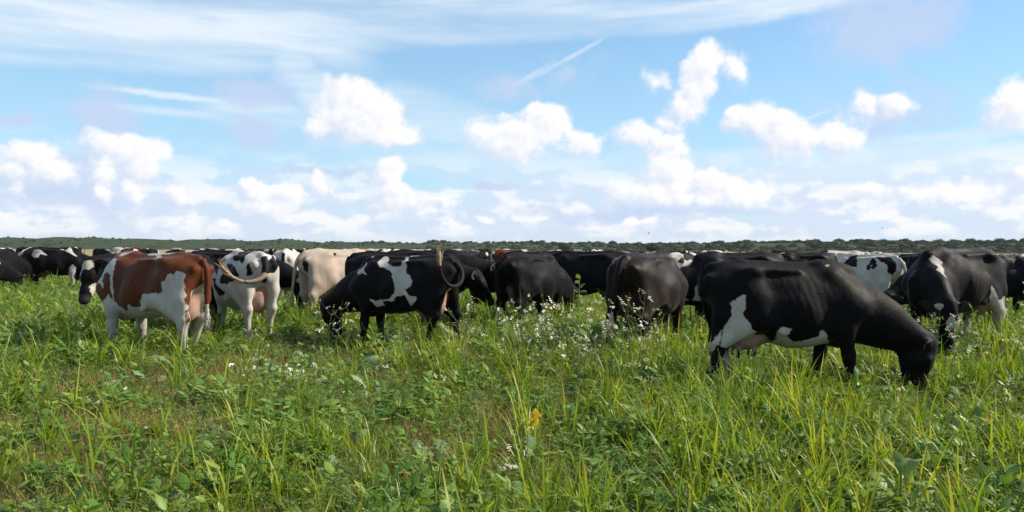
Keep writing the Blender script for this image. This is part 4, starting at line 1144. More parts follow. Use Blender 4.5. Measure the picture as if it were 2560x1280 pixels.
place_cow(SKINS['gA'], (11.1, 15.4), 184, 1.0, BLACK, 'dark',
          [('light', 'T', [(-0.5, -0.3), (0.3, -0.3), (0.3, -0.05), (-0.5, -0.05)])],
          'black cow with a pale grey back standing past the white-legged cow', parts=False)
place_cow(SKINS['gA'], (8.1, 13.6), 195, 1.04, BLACK, 'dark',
          [],
          'all-black cow almost hidden behind the cow with the shoulder blotch', parts=False)
place_cow(build_skin(h=0.015, neck='level', poll=(1.12, 1.2), head_pitch=-68, nyaw=25, udder=0.8, seed=24), (-5.85, 12.25), 226, 1.0, BLACK, 'dark',
          head_marks([(0.02, 0.09, 0.0, (0.10, 0.12, 0.08)), (0.30, -0.10, 0.09, (0.10, 0.08, 0.10)), (0.14, 0.06, -0.05, (0.05, 0.05, 0.10))]),
          'black cow with a white forehead looking out past the red-brown cow', tag_ears=(0,), tag_mat=TAG_YELLOW)
place_cow(build_skin(h=0.02, neck='low', poll=(1.34, 0.78), head_pitch=-82, seed=25), (-5.75, 15.3), 2, 1.04, BLACK, 'dark',
          [],
          'black cow lowering its head behind the white black-patched cow')
place_cow(SKINS['gB'], (-5.35, 17.8), 98, 1.05, BLACK, 'light',
          [('dark', 'L', [(-0.3, 1.5), (0.4, 1.5), (0.3, 1.0), (-0.1, 1.1)])],
          'white cow seen from behind beyond the white black-patched cow', parts=False)
place_cow(SKINS['gA'], (-6.5, 23.6), 178, 1.03, BLACK, 'dark',
          [('light', 'B', [(-0.6, 0.62), (0.2, 0.62), (0.2, 0.3), (-0.6, 0.3)])],
          'black cow side on in the gap beside the cream cow', parts=False)
place_cow(SKINS['gA'], (-8.1, 18.6), 176, 1.03, BLACK, 'dark',
          [('light', 'T', [(-0.6, 0.3), (0.1, 0.3), (0.1, 0.0), (-0.6, 0.0)])],
          'black cow with white along its back beyond the red-brown cow', parts=False)
place_cow(build_skin(h=0.022, neck='graze', udder=1.0, seed=29), (-14.85, 24.2), 12, 1.06, BLACK, 'dark',
          [('light', 'R', [(-0.66, 1.15), (-0.57, 1.31), (-0.39, 1.31), (-0.31, 1.22), (-0.21, 1.14), (-0.31, 1.16), (-0.4, 1.19), (-0.43, 1.1), (-0.56, 1.08)]), ('light', 'R', [(0.0, 1.35), (0.13, 1.33), (0.27, 1.31), (0.33, 1.39), (0.42, 1.37), (0.44, 1.27), (0.59, 1.12), (0.53, 1.14), (0.42, 1.2), (0.29, 1.27), (0.14, 1.31)]), ('light', 'R', [(0.24, 0.4), (0.32, 0.47), (0.32, 0.54), (0.4, 0.67), (0.42, 0.79), (0.52, 0.87), (0.59, 0.77), (0.56, 0.65), (0.51, 0.51), (0.54, 0.39), (0.59, 0.27), (0.58, 0.14), (0.48, 0.14), (0.37, 0.15), (0.27, 0.15), (0.17, 0.15), (0.06, 0.15), (0.15, 0.27)]), ('light', 'E', ((-0.66, -0.2, 0.45), (0.12, 0.12, 0.25)))],
          'black cow with a white rump patch and white stripe on its back')
place_cow(SKINS['gB'], (-15.6, 22.6), 97, 1.03, BLACK, 'dark',
          [('light', 'B', [(-0.95, 0.85), (-0.4, 0.75), (-0.4, 0), (-0.95, 0)])],
          'black cow seen from behind with white hind legs', parts=False)
place_cow(SKINS['gB'], (-14.35, 19.9), 96, 1.02, BLACK, 'dark',
          [('light', 'B', [(-0.95, 0.75), (-0.3, 0.7), (-0.2, 0), (-0.95, 0)]), ('light', 'T', [(0.1, 0.4), (0.1, -0.4), (0.45, -0.4), (0.4, 0.4)])],
          'black cow with a white shoulder band and white legs, seen from behind', parts=False)
place_cow(SKINS['gA'], (-17.6, 27.5), 170, 1.0, BLACK, 'dark',
          [('light', 'T', [(-0.1, 0.3), (-0.1, -0.3), (0.2, -0.3), (0.2, 0.3)])],
          'black cow with a white girth band among the crowded cows', parts=False)

# ---------------------------------------------------------------- the rest of the herd, farther out
def far_coat(name, kind):
    m, b = new_mat(name)
    oi = b.node('ShaderNodeObjectInfo').outputs['Random']
    tc = b.node('ShaderNodeTexCoord').outputs['Object']
    p = b.vec('ADD', tc, b.comb(b.math('MULTIPLY', oi, 97.0), b.math('MULTIPLY', oi, 41.0), 0.0))
    n = b.math('ADD', b.noise(p, 1.35, 2.5, 0.5), b.math('MULTIPLY', b.math('SUBTRACT', b.noise(p, 14.0, 3.0, 0.6), 0.5), 0.05))
    thr = {'black': 0.80, 'pied': 0.50, 'red': 0.56, 'white': 0.40}[kind]
    k = b.mapr(n, thr - 0.006, thr + 0.006)
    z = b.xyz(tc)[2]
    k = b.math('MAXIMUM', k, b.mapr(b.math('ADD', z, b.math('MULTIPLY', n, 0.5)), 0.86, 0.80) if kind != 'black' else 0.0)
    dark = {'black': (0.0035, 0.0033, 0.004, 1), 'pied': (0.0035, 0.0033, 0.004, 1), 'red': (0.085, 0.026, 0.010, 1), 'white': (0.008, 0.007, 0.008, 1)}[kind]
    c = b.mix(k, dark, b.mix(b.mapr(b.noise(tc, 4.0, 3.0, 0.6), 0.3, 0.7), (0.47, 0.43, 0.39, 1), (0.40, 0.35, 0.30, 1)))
    nrm = bump(b, b.noise(tc, 22.0, 3.0, 0.6), 0.2, 0.01)
    return finish(m, b, principled(b, c, 0.65, 0.10, nrm))


FAR_KINDS = {'black': ('plain black cow far out in the crowded herd', 'far black cows of the herd'),
             'pied': ('black and white pied cow far out in the crowded herd', 'far black and white cows of the herd'),
             'red': ('red-brown cow far out in the crowded herd', 'far red-brown cows of the herd'),
             'white': ('mostly white cow far out in the crowded herd', 'far white cows of the herd')}
FAR_MESH = {}
for kind in FAR_KINDS:
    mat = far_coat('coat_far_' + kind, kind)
    FAR_MESH[kind] = []
for j, kw in enumerate((dict(neck='graze'), dict(neck='graze', nyaw=25, width=1.06), dict(neck='low', feet=((0.1, 0), (-0.1, 0), (0.06, 0), (-0.08, 0))), dict(neck='level', nyaw=-20))):
    V, Q, sk, mz, tt, info = build_skin(0.036, seed=40 + j, udder=0.9, **kw)
    cut = info['cuts']
    for kind in FAR_KINDS:
        mat = bpy.data.materials['coat_far_' + kind]
        a = mesh_obj('body', V[:cut[0]], np.asarray(Q[0]), [mat], link=False)
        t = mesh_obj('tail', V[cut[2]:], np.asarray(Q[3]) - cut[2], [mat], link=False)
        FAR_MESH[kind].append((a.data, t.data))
rg = np.random.default_rng(23)
spots = []
tries = 0
while len(spots) < 104 and tries < 9000:
    tries += 1
    d = 25.5 + 62 * rg.random() ** 1.25
    u = rg.uniform(-0.74, 0.74)
    # the herd is packed towards one end of the paddock and thins out at the other
    if rg.random() > np.interp(u, [-0.74, 0.0, 0.22, 0.45, 0.74], [1.0, 0.95, 0.5, 0.35, 0.30]):
        continue
    x = u * d
    if any((x - a) ** 2 + (d - c) ** 2 < 2.1 ** 2 for a, c in spots):
        continue
    if (x + 14.85) ** 2 + (d - 24.2) ** 2 < 9 or (x + 17.6) ** 2 + (d - 27.5) ** 2 < 6 or (x + 6.5) ** 2 + (d - 23.6) ** 2 < 6:
        continue
    spots.append((x, d))
spots += [(6.9, 29.5), (8.2, 31.0), (9.3, 30.2)]
fixed = {len(spots) - 3: 'white', len(spots) - 2: 'pied', len(spots) - 1: 'white'}
for i, (x, d) in enumerate(spots):
    kind = fixed.get(i) or rg.choice(['black', 'pied', 'red', 'white'], p=[0.30, 0.40, 0.13, 0.17])
    head = rg.choice([0, 180, 20, 160, 90, 130, 60, 200, 340, 270]) + rg.uniform(-18, 18)
    b_, t_ = FAR_MESH[kind][rg.integers(0, 4)]
    root = empty('cow', (x, d, 0), R(head), rg.uniform(0.96, 1.07))
    tag(root, FAR_KINDS[kind][0], 'cow', FAR_KINDS[kind][1])
    for nm, me in (('body', b_), ('tail', t_)):
        o = bpy.data.objects.new(nm, me); COL.objects.link(o); o.parent = root

# ---------------------------------------------------------------- meadow plants
def leaf_material(name, c0, c1, tip, trans=0.35, rough=0.5, vary=0.5, spec=0.25):
    m, b = new_mat(name)
    oi = b.node('ShaderNodeObjectInfo').outputs['Random']
    tone = attr(b, 'tone'); along = attr(b, 'along')
    pos = b.node('ShaderNodeNewGeometry').outputs['Position']
    k = b.math('ADD', b.math('MULTIPLY', tone, 1 - vary), b.math('MULTIPLY', oi, vary))
    c = b.mix(b.mapr(k, 0.1, 0.9), c0, c1)
    c = b.mix(b.math('MULTIPLY', b.mapr(along, 0.35, 1.0), b.mapr(b.math('ADD', tone, b.math('MULTIPLY', oi, 0.5)), 0.5, 1.3)), c, tip)
    patch = b.noise(pos, 0.8, 3.0, 0.6)
    c = b.mix(b.mapr(patch, 0.35, 0.70, 0.0, 0.35), c, b.mix(1.0, c, (1.18, 0.92, 0.7, 1), 'MULTIPLY'))
    c = b.mix(1.0, c, (1.05, 1.06, 1.02, 1), 'MULTIPLY')
    s = b.node('ShaderNodeMixShader')
    s.inputs[0].default_value = trans
    m.node_tree.links.new(principled(b, c, rough, spec), s.inputs[1])
    t = b.node('ShaderNodeBsdfTranslucent')
    b.put(t.inputs['Color'], b.mix(1.0, c, (1.45, 1.35, 0.6, 1), 'MULTIPLY'))
    m.node_tree.links.new(t.outputs[0], s.inputs[2])
    return finish(m, b, s.outputs[0])


M_LONG = leaf_material('long_grass_blade', (0.105, 0.195, 0.018, 1), (0.235, 0.315, 0.030, 1), (0.300, 0.285, 0.050, 1), 0.42, 0.42)
M_FINE = leaf_material('fine_grass_blade', (0.085, 0.150, 0.022, 1), (0.200, 0.250, 0.045, 1), (0.300, 0.250, 0.085, 1), 0.38, 0.45)
M_DRY = leaf_material('dry_grass_blade', (0.190, 0.125, 0.058, 1), (0.340, 0.250, 0.135, 1), (0.38, 0.28, 0.16, 1), 0.28, 0.6)
M_HERB = leaf_material('herb_leaf', (0.075, 0.160, 0.028, 1), (0.190, 0.290, 0.055, 1), (0.240, 0.280, 0.065, 1), 0.32, 0.45)
M_CLOVER = leaf_material('clover_leaf', (0.075, 0.150, 0.038, 1), (0.150, 0.235, 0.068, 1), (0.18, 0.23, 0.07, 1), 0.30, 0.5)
M_BRASS = leaf_material('brassica_leaf', (0.085, 0.165, 0.085, 1), (0.190, 0.275, 0.150, 1), (0.220, 0.270, 0.15, 1), 0.22, 0.6, spec=0.12)
M_SUN = leaf_material('sunflower_leaf', (0.090, 0.165, 0.038, 1), (0.180, 0.260, 0.068, 1), (0.19, 0.25, 0.07, 1), 0.28, 0.5)
M_STEM = leaf_material('stem_green', (0.120, 0.185, 0.055, 1), (0.200, 0.250, 0.085, 1), (0.21, 0.23, 0.09, 1), 0.15, 0.5)
M_PETAL = leaf_material('white_petal', (0.66, 0.64, 0.68, 1), (0.76, 0.75, 0.76, 1), (0.76, 0.74, 0.78, 1), 0.30, 0.5)
M_YELLOW = leaf_material('yellow_leaf', (0.60, 0.36, 0.02, 1), (0.80, 0.54, 0.04, 1), (0.80, 0.55, 0.06, 1), 0.30, 0.5)
M_RUST = leaf_material('rust_leaf', (0.36, 0.11, 0.04, 1), (0.50, 0.19, 0.07, 1), (0.45, 0.17, 0.07, 1), 0.15, 0.6)
M_DEAD = leaf_material('dead_leaf', (0.20, 0.145, 0.12, 1), (0.36, 0.28, 0.24, 1), (0.28, 0.19, 0.14, 1), 0.12, 0.7)


class Sprig:
    """collects blades, leaves and stems of one plant in a mesh"""
    def __init__(self, seed):
        self.r = random.Random(seed)
        self.v, self.f, self.tone, self.along = [], [], [], []

    def leaf(self, p, az, pitch, L, w, n=4, bend=0.5, prof=None, fold=0.0, tone=0.5, roll=0.0, wave=0.0, cross=2):
        """a strip that starts at p, heads along az at the given pitch and bends down by bend over its length"""
        prof = prof or (lambda t: (1 - t) ** 0.6 * (0.55 + 0.45 * min(1, t * 5)))
        p = Vector(p); base = len(self.v)
        cr = cross
        for i in range(n + 1):
            t = i / n
            a = pitch - bend * t * t
            d = Vector((math.cos(az) * math.cos(a), math.sin(az) * math.cos(a), math.sin(a)))
            side = Vector((-math.sin(az), math.cos(az), 0))
            up = d.cross(side) * -1
            s = side * math.cos(roll) + up * math.sin(roll)
            u = up * math.cos(roll) - side * math.sin(roll)
            h = w * 0.5 * prof(t)
            if cr == 2:
                rows = [(-1, 0.0), (1, 0.0)]
            else:
                rows = [(-1, fold), (0, 0.0), (1, fold)]
            for sx, fz in rows:
                q = p + s * (h * sx) + u * (abs(h) * fz + (math.sin(t * 9 + sx) * wave * h if sx else 0))
                self.v.append(tuple(q)); self.tone.append(tone); self.along.append(t)
            if i < n:
                p = p + d * (L / n)
        k = len(rows)
        for i in range(n):
            for j in range(k - 1):
                a0 = base + i * k + j
                self.f.append([a0, a0 + 1, a0 + k + 1, a0 + k])

    def stem(self, pts, radii, n=4, tone=0.5):
        base = len(self.v)
        v, f = tube(pts, radii, n, close=False)
        self.v += v; self.f += [[q + base for q in x] for x in f]
        self.tone += [tone] * len(v); self.along += [0.2] * len(v)

    def build(self, name, mats, parent=None, link=False, smooth=True):
        return mesh_obj(name, self.v, self.f, mats, smooth, parent, {'tone': self.tone, 'along': self.along}, link)


def oval(t):
    return max(0.02, math.sin(math.pi * min(1, t * 0.97 + 0.03)) ** 0.75)


def heart(t):
    return max(0.03, (math.sin(math.pi * min(1.0, (t + 0.02)) ** 0.62) ** 0.8))


def lobed(t):
    return max(0.05, oval(t) * (0.55 + 0.25 * t) * (1 + 0.45 * math.sin(t * 26)))


def tuft_long(seed):
    s = Sprig(seed); r = s.r
    for _ in range(r.randint(10, 18)):
        az = r.uniform(0, 6.283)
        # the wind has laid the blades over to one side
        L = r.uniform(0.26, 0.60); p = r.uniform(1.05, 1.5)
        s.leaf((r.gauss(0, .030), r.gauss(0, .030), -0.01), az * 0.6 + 2.9 * 0.4 if r.random() < .5 else az, p, L, r.uniform(.012, .025), 6, r.uniform(0.2, 1.7), tone=r.random(), roll=r.uniform(-.7, .7))
    return s.build('long_grass_tuft', [M_LONG])


def tuft_fine(seed, mat, lo=.10, hi=.28, n=30, name='fine_grass_tuft', spread=.06):
    s = Sprig(seed); r = s.r
    for _ in range(n):
        s.leaf((r.gauss(0, spread), r.gauss(0, spread), -0.01), r.uniform(0, 6.283), r.uniform(.75, 1.5), r.uniform(lo, hi), r.uniform(.0028, .0052), 3, r.uniform(0.1, 1.5), tone=r.random(), roll=r.uniform(-.8, .8))
    return s.build(name, [mat])


def herb_low(seed):
    s = Sprig(seed); r = s.r
    for k in range(r.randint(3, 5)):
        bx, by = r.gauss(0, .05), r.gauss(0, .05)
        h = r.uniform(.05, .22)
        top = (bx + r.gauss(0, .04), by + r.gauss(0, .04), h)
        s.stem([(bx, by, -.01), top], [.003, .002], 3, .5)
        for j in range(r.randint(5, 8)):
            t = r.uniform(.25, 1)
            q = (bx + (top[0] - bx) * t, by + (top[1] - by) * t, h * t)
            s.leaf(q, r.uniform(0, 6.283), r.uniform(-.1, .9), r.uniform(.04, .085), r.uniform(.022, .042), 3, r.uniform(.2, 1.0), oval, .25, r.random(), r.uniform(-.4, .4), cross=3)
    return s.build('herb_sprig', [M_HERB])


def clover(seed):
    s = Sprig(seed); r = s.r
    for k in range(r.randint(22, 34)):
        x, y = r.gauss(0, .085), r.gauss(0, .085)
        h = r.uniform(.03, .13)
        s.leaf((x, y, 0), r.uniform(0, 6.3), 1.4, h, .0022, 1, .1, tone=.4)
        a0 = r.uniform(0, 6.3); to = r.random()
        for j in range(3):
            s.leaf((x, y, h), a0 + j * 2.09, r.uniform(-.1, .5), r.uniform(.016, .028), r.uniform(.014, .022), 2, .3, oval, .2, to, r.uniform(-.3, .3))
    return s.build('clover_sprig', [M_CLOVER])


def brassica(seed):
    s = Sprig(seed); r = s.r
    for k in range(r.randint(4, 7)):
        az = r.uniform(0, 6.3); L = r.uniform(.11, .22)
        s.leaf((0, 0, -.01), az, r.uniform(.5, 1.3), L * .4, .006, 1, .2, tone=.5)
        p0 = Vector((0, 0, -.01)) + Vector((math.cos(az) * .5, math.sin(az) * .5, .85)) * (L * .4)
        s.leaf(p0, az, r.uniform(.2, 1.1), L, r.uniform(.06, .11), 8, r.uniform(.4, 1.3), lobed, .22, r.random(), r.uniform(-.5, .5), .25, cross=3)
    return s.build('brassica_sprig', [M_BRASS])


def vetch(seed):
    s = Sprig(seed); r = s.r
    for k in range(r.randint(3, 5)):
        x, y = r.gauss(0, .04), r.gauss(0, .04); az = r.uniform(0, 6.3); h = r.uniform(.14, .34); lean = r.uniform(.05, .2)
        pts = [(x + math.cos(az) * lean * t * t, y + math.sin(az) * lean * t * t, h * t) for t in (0, .35, .7, 1)]
        s.stem(pts, [.0025, .002, .0018, .001], 3, .5)
        for j in range(12):
            t = .2 + .8 * j / 12
            q = (x + math.cos(az) * lean * t * t, y + math.sin(az) * lean * t * t, h * t)
            s.leaf(q, r.uniform(0, 6.3), r.uniform(-.2, .7), r.uniform(.025, .05), r.uniform(.006, .012), 2, .4, oval, 0, r.random(), r.uniform(-.5, .5))
    return s.build('vetch_sprig', [M_HERB])


def litter(seed):
    s = Sprig(seed); r = s.r
    for k in range(r.randint(4, 9)):
        s.leaf((r.gauss(0, .1), r.gauss(0, .1), r.uniform(.0, .05)), r.uniform(0, 6.3), r.uniform(-.2, .5), r.uniform(.03, .08), r.uniform(.012, .03), 3, r.uniform(-.5, 1.2), oval, .3, r.random(), r.uniform(-.9, .9), .3, cross=3)
    return s.build('withered_leaf', [M_DEAD])


def mini_flower(seed, mat=None):
    s = Sprig(seed); r = s.r
    for k in range(r.randint(3, 6)):
        x, y = r.gauss(0, .08), r.gauss(0, .08); h = r.uniform(.06, .20)
        for j in range(5):
            s.leaf((x, y, h), j * 1.257 + r.random(), .25, .007, .006, 1, .3, oval, 0, r.random())
    return s.build('tiny_flower', [mat or M_PETAL])


def cropped(x, d):
    """where the cows are biting the sward down"""
    return np.clip(np.exp(-((x - 4.1) / .65) ** 2 - ((d - 6.9) / .8) ** 2) + np.exp(-((x + 2.55) / .6) ** 2 - ((d - 9.7) / .8) ** 2) + np.exp(-((x - 5.7) / .5) ** 2 - ((d - 9.2) / .6) ** 2), 0, 1)


def region(x, d):
    """how dry and how lush the sward is at x, d"""
    p = np.stack([x * 0.35, d * 0.35, x * 0], 1)
    n = fbm(p, 4, 0.55, 81)
    dry = np.clip((n - 0.53) * 4.5, 0, 0.8)
    for cx, cd, rx, rd, w in ((-3.2, 5.8, 1.7, 1.0, 1.0), (-3.6, 7.8, 2.2, 1.2, 1.0), (-1.8, 10.4, 2.3, 1.6, 1.0), (-3.0, 4.5, 1.0, .8, 1.0), (2.6, 4.3, .6, .5, .5), (3.6, 6.2, .7, .6, .5), (-1.3, 7.2, .8, .6, .5), (0.1, 11.5, .9, .8, .5)):
        dry = np.maximum(dry, w * np.exp(-((x - cx) / rx) ** 2 - ((d - cd) / rd) ** 2))
    n2 = fbm(p * 1.7 + 9.1, 4, 0.55, 91)
    lush = np.clip((n2 - 0.38) * 3.2, 0, 1) * np.interp(x / d, [-0.6, -0.15, 0.1, 0.5], [0.65, 0.7, 1.0, 1.0])
    for cx, cd, rx, rd, w in ((0.5, 8.8, 1.6, 1.6, 1.0), (-2.1, 4.4, 1.0, .5, 1.0), (-.9, 4.9, .8, .7, .9), (1.6, 5.0, 1.2, 1.0, .9), (2.0, 9.5, 2.0, 1.0, 1.0), (3.4, 5.4, 1.2, .9, .9), (5.6, 7.6, 1.0, 1.0, .7)):
        lush = np.maximum(lush, w * np.exp(-((x - cx) / rx) ** 2 - ((d - cd) / rd) ** 2))
    bitten = cropped(x, d)
    return dry, np.clip(lush * (1 - 0.85 * dry) * (1 - 0.75 * bitten), 0, 1)


def scatter_pts(rng, dens, dmax, fall=1.0, d0=3.2, ref=6.5):
    """points over the field in front of the camera and well to either side, thinning out with distance"""
    wid = lambda d: 0.80 * d + 1.5
    ds = np.linspace(d0, dmax, 600)
    w = 2 * wid(ds) * np.minimum(1.0, (ref / ds)) ** fall
    total = np.trapz(w, ds) * dens
    cdf = np.cumsum(w); cdf = cdf / cdf[-1]
    n = int(total)
    d = np.interp(rng.random(n), cdf, ds)
    x = rng.uniform(-1, 1, n) * wid(d)
    return x, d


def sow(name, protos, dens, dmax, fall, label, chance, size=(0.8, 1.25), grow=0.012, tilt=0.15, seed=1, d0=3.2):
    rng = np.random.default_rng(seed)
    x, d = scatter_pts(rng, dens, dmax, fall, d0)
    dry, lush = region(x, d)
    k = rng.random(len(x)) < chance(dry, lush) * (1 - 0.45 * cropped(x, d))
    x, d = x[k], d[k]
    n = len(x)
    s = (1 + 0.24 * np.clip((d - 7.5) / 4, 0, 1)) * rng.uniform(size[0], size[1], n) * (1 + grow * np.clip(d - 6, 0, 60))
    turn = np.stack([rng.normal(0, tilt, n), rng.normal(0, tilt, n), rng.uniform(0, 6.283, n)], 1)
    s = s * (1 - 0.40 * cropped(x, d))
    sc = np.stack([s * rng.uniform(.9, 1.1, n), s, s * rng.uniform(.8, 1.15, n)], 1)
    return instancer(name, protos, np.stack([x, d, x * 0], 1), turn, sc, label, rng.integers(0, len(protos), n))


sow('fine_grass', [tuft_fine(100 + i, M_FINE) for i in range(6)], 95, 75, 1.1, 'short fine green grass covering the field', lambda a, l: 1 - 0.86 * a, seed=1)
sow('long_grass', [tuft_long(200 + i) for i in range(9)], 31, 60, 1.0, 'long bright yellow-green grass growing in clumps', lambda a, l: 0.07 + 0.85 * l ** 1.3, (0.7, 1.15), 0.004, 0.12, 2)
sow('dry_grass', [tuft_fine(300 + i, M_DRY, .07, .22, 26, 'dry_grass_tuft', .07) for i in range(5)], 85, 40, 1.2, 'short brown dried grass in worn patches', lambda a, l: 0.06 + 0.94 * a, seed=3)
sow('clover', [clover(400 + i) for i in range(6)], 38, 30, 1.2, 'low clover leaves between the grasses', lambda a, l: 0.85 - 0.8 * a, (0.8, 1.3), seed=4)
sow('low_herbs', [herb_low(500 + i) for i in range(7)], 42, 45, 1.1, 'small leafy herbs mixed through the sward', lambda a, l: 0.9 - 0.8 * a, (0.8, 1.6), 0.012, seed=5)
sow('brassica', [brassica(600 + i) for i in range(7)], 11, 28, 1.0, 'blue-green lobed brassica leaves in the sward', lambda a, l: 0.9 - 0.6 * a, (0.8, 1.5), seed=6, d0=7.0)
sow('vetch', [vetch(700 + i) for i in range(6)], 24, 35, 1.1, 'fine-leaved vetch shoots in the sward', lambda a, l: (0.5 + 0.4 * l) * (1 - 0.9 * a), (0.8, 1.3), seed=7)
sow('withered_leaves', [litter(800 + i) for i in range(5)], 7, 16, 1.0, 'withered brown leaves lying among the grass', lambda a, l: 0.3 + 0.6 * a, (0.7, 1.3), seed=8)
sow('tiny_flowers', [mini_flower(900 + i) for i in range(4)], 2.2, 22, 0.8, 'tiny white flowers dotted over the sward', lambda a, l: 0.5 + 0.4 * a, (0.8, 1.3), seed=9)
sow('yellow_flecks', [mini_flower(950 + i, M_YELLOW) for i in range(4)], 1.6, 16, 0.8, 'tiny yellow flowers and yellowed leaflets in the sward', lambda a, l: 0.6 + 0 * a, (1.0, 1.9), seed=10)
sow('rust_flecks', [tuft_fine(970 + i, M_RUST, .05, .14, 9, 'rust_sprig', .03) for i in range(3)], 2.2, 16, 0.9, 'rusty dock stalks and seed heads in the sward', lambda a, l: 0.35 + 0.5 * a, (0.8, 1.3), seed=11)

# ---------------------------------------------------------------- single plants standing above the sward
def flower_cluster(seed):
    s = Sprig(seed); r = s.r
    for k in range(r.randint(3, 6)):
        c = (r.gauss(0, .016), r.gauss(0, .016), r.uniform(-.03, .02))
        a0 = r.uniform(0, 6.3); tp = r.uniform(.1, .6)
        for j in range(4):
            s.leaf(c, a0 + j * 1.571, tp, .0125, .011, 2, .5, oval, 0, r.random())
    return s.build('flower_cluster', [M_PETAL]).data


FLOWERS = [flower_cluster(1000 + i) for i in range(6)]


def radish_proto(seed):
    """branching stem; returns mesh and the tips of its branches"""
    s = Sprig(seed); r = s.r; tips = []
    h = 1.0
    lean = r.uniform(-.12, .12), r.uniform(-.1, .1)
    axis = [Vector((lean[0] * t * t + .02 * math.sin(t * 7 + seed), lean[1] * t * t, h * t)) for t in np.linspace(0, 1, 7)]
    s.stem(axis, [.0060, .0052, .0046, .0038, .0030, .0022, .0014], 4, .5)
    tips.append(axis[-1])
    for k in range(r.randint(5, 8)):
        t = r.uniform(.35, .9); i = int(t * 6)
        p = axis[i]; az = r.uniform(0, 6.3); L = r.uniform(.18, .42) * (1.15 - t * .6)
        e = p + Vector((math.cos(az) * L * .75, math.sin(az) * L * .75, L * .75))
        mid = (p + e) / 2 + Vector((math.cos(az), math.sin(az), -.4)) * .03
        s.stem([p, mid, e], [.0030, .0022, .0012], 4, .6)
        tips.append(e)
        if r.random() < .6:
            az2 = az + r.uniform(-1, 1); e2 = mid + Vector((math.cos(az2), math.sin(az2), 1.2)) * L * .4
            s.stem([mid, e2], [.002, .001], 3, .6); tips.append(e2)
        s.leaf(p, az + .3, .5, r.uniform(.03, .08), .018, 3, .8, lobed, .2, r.random(), 0, .2, cross=3)
    for k in range(4):
        az = r.uniform(0, 6.3)
        s.leaf(axis[1] * r.uniform(.2, 1), az, .7, r.uniform(.10, .18), .055, 6, 1.0, lobed, .2, r.random(), r.uniform(-.3, .3), .2, cross=3)
    return s.build('stem', [M_STEM]).data, tips


RADISH = [radish_proto(1100 + i) for i in range(8)]


def radish(x, d, h, label, group, rg):
    me, tips = RADISH[rg.randrange(len(RADISH))]
    root = empty('wild_radish', (x, d, 0), rg.uniform(0, 6.3), h)
    root.rotation_euler[0] = rg.gauss(0, .08); root.rotation_euler[1] = rg.gauss(-.05, .10)
    tag(root, label, 'wildflower', group)
    o = bpy.data.objects.new('stem', me); COL.objects.link(o); o.parent = root
    for t in tips:
        if rg.random() < .72:
            q = bpy.data.objects.new('flower_cluster', FLOWERS[rg.randrange(6)])
            COL.objects.link(q); q.parent = root
            q.location = t; q.rotation_euler = (rg.gauss(0, .4), rg.gauss(0, .4), rg.uniform(0, 6.3))
            k = rg.uniform(.75, 1.2) / h ** .5
            q.scale = (k, k, k)


rg = random.Random(5)
ZONES = [  # x, d centre, spread, count, height range, label
    (0.30, 8.7, .65, .7, 17, (.75, 1.02), 'white-flowered wild radish in the stand before the black cows', 'radish stand before the black cows'),
    (1.00, 8.4, .35, .6, 14, (.72, 1.0), 'white-flowered wild radish beside the tall leafy sunflower shoot', 'radish beside the tall sunflower shoot'),
    (0.05, 6.9, .6, .5, 4, (.45, .62), 'shorter white-flowered wild radish in the long grass', 'shorter radish in the long grass'),
    (5.85, 8.9, .45, .7, 14, (.60, .90), 'white-flowered wild radish near the white hind legs', 'radish near the white hind legs'),
    (-2.42, 9.7, .18, .2, 4, (.72, .85), 'white-flowered wild radish before the head of the curled-tail cow', 'radish before the curled-tail cow'),
    (-2.4, 6.2, .7, .5, 4, (.40, .58), 'thin white-flowered radish at the edge of the worn grass', 'radish at the edge of the worn grass'),
    (-1.9, 7.9, .6, .6, 4, (.40, .60), 'thin white-flowered radish on the worn brown patch', 'radish on the worn brown patch'),
    (-4.9, 11.0, 1.3, .8, 5, (.45, .62), 'white-flowered wild radish by the legs of the pied cows', 'radish by the pied cows'),
    (3.9, 6.6, .9, .5, 4, (.40, .55), 'white-flowered wild radish under the grazing head', 'radish under the grazing head'),
    (2.2, 8.9, .5, .4, 5, (.45, .60), 'white-flowered wild radish between the two big dark cows', 'radish between the dark cows'),
    (-7.0, 10.5, 1.2, 1.0, 4, (.40, .60), 'white-flowered wild radish in the open sward by the facing cow', 'radish by the facing cow'),
    (1.2, 4.9, 1.4, .5, 3, (.30, .42), 'low white-flowered radish in the long foreground grass'.replace(' foreground', ''), 'low radish in the near long grass'),
]
for x, d, sx, sd, n, hr, lab, grp in ZONES:
    for k in range(n):
        radish(rg.gauss(x, sx), rg.gauss(d, sd), rg.uniform(*hr), lab, grp, rg)


def sunleaf(seed, L, w):
    s = Sprig(seed)
    s.leaf((0, 0, 0), 0, .15, L * .28, .006, 1, .2, lambda t: 1.0, tone=.7)
    s.leaf((L * .27, 0, L * .04), 0, .25, L, w, 7, 1.3, heart, .20, s.r.random(), 0, .12, cross=3)
    return s.build('leaf', [M_SUN]).data


SUNLEAF = [sunleaf(1200 + i, 1.0, .78) for i in range(4)]


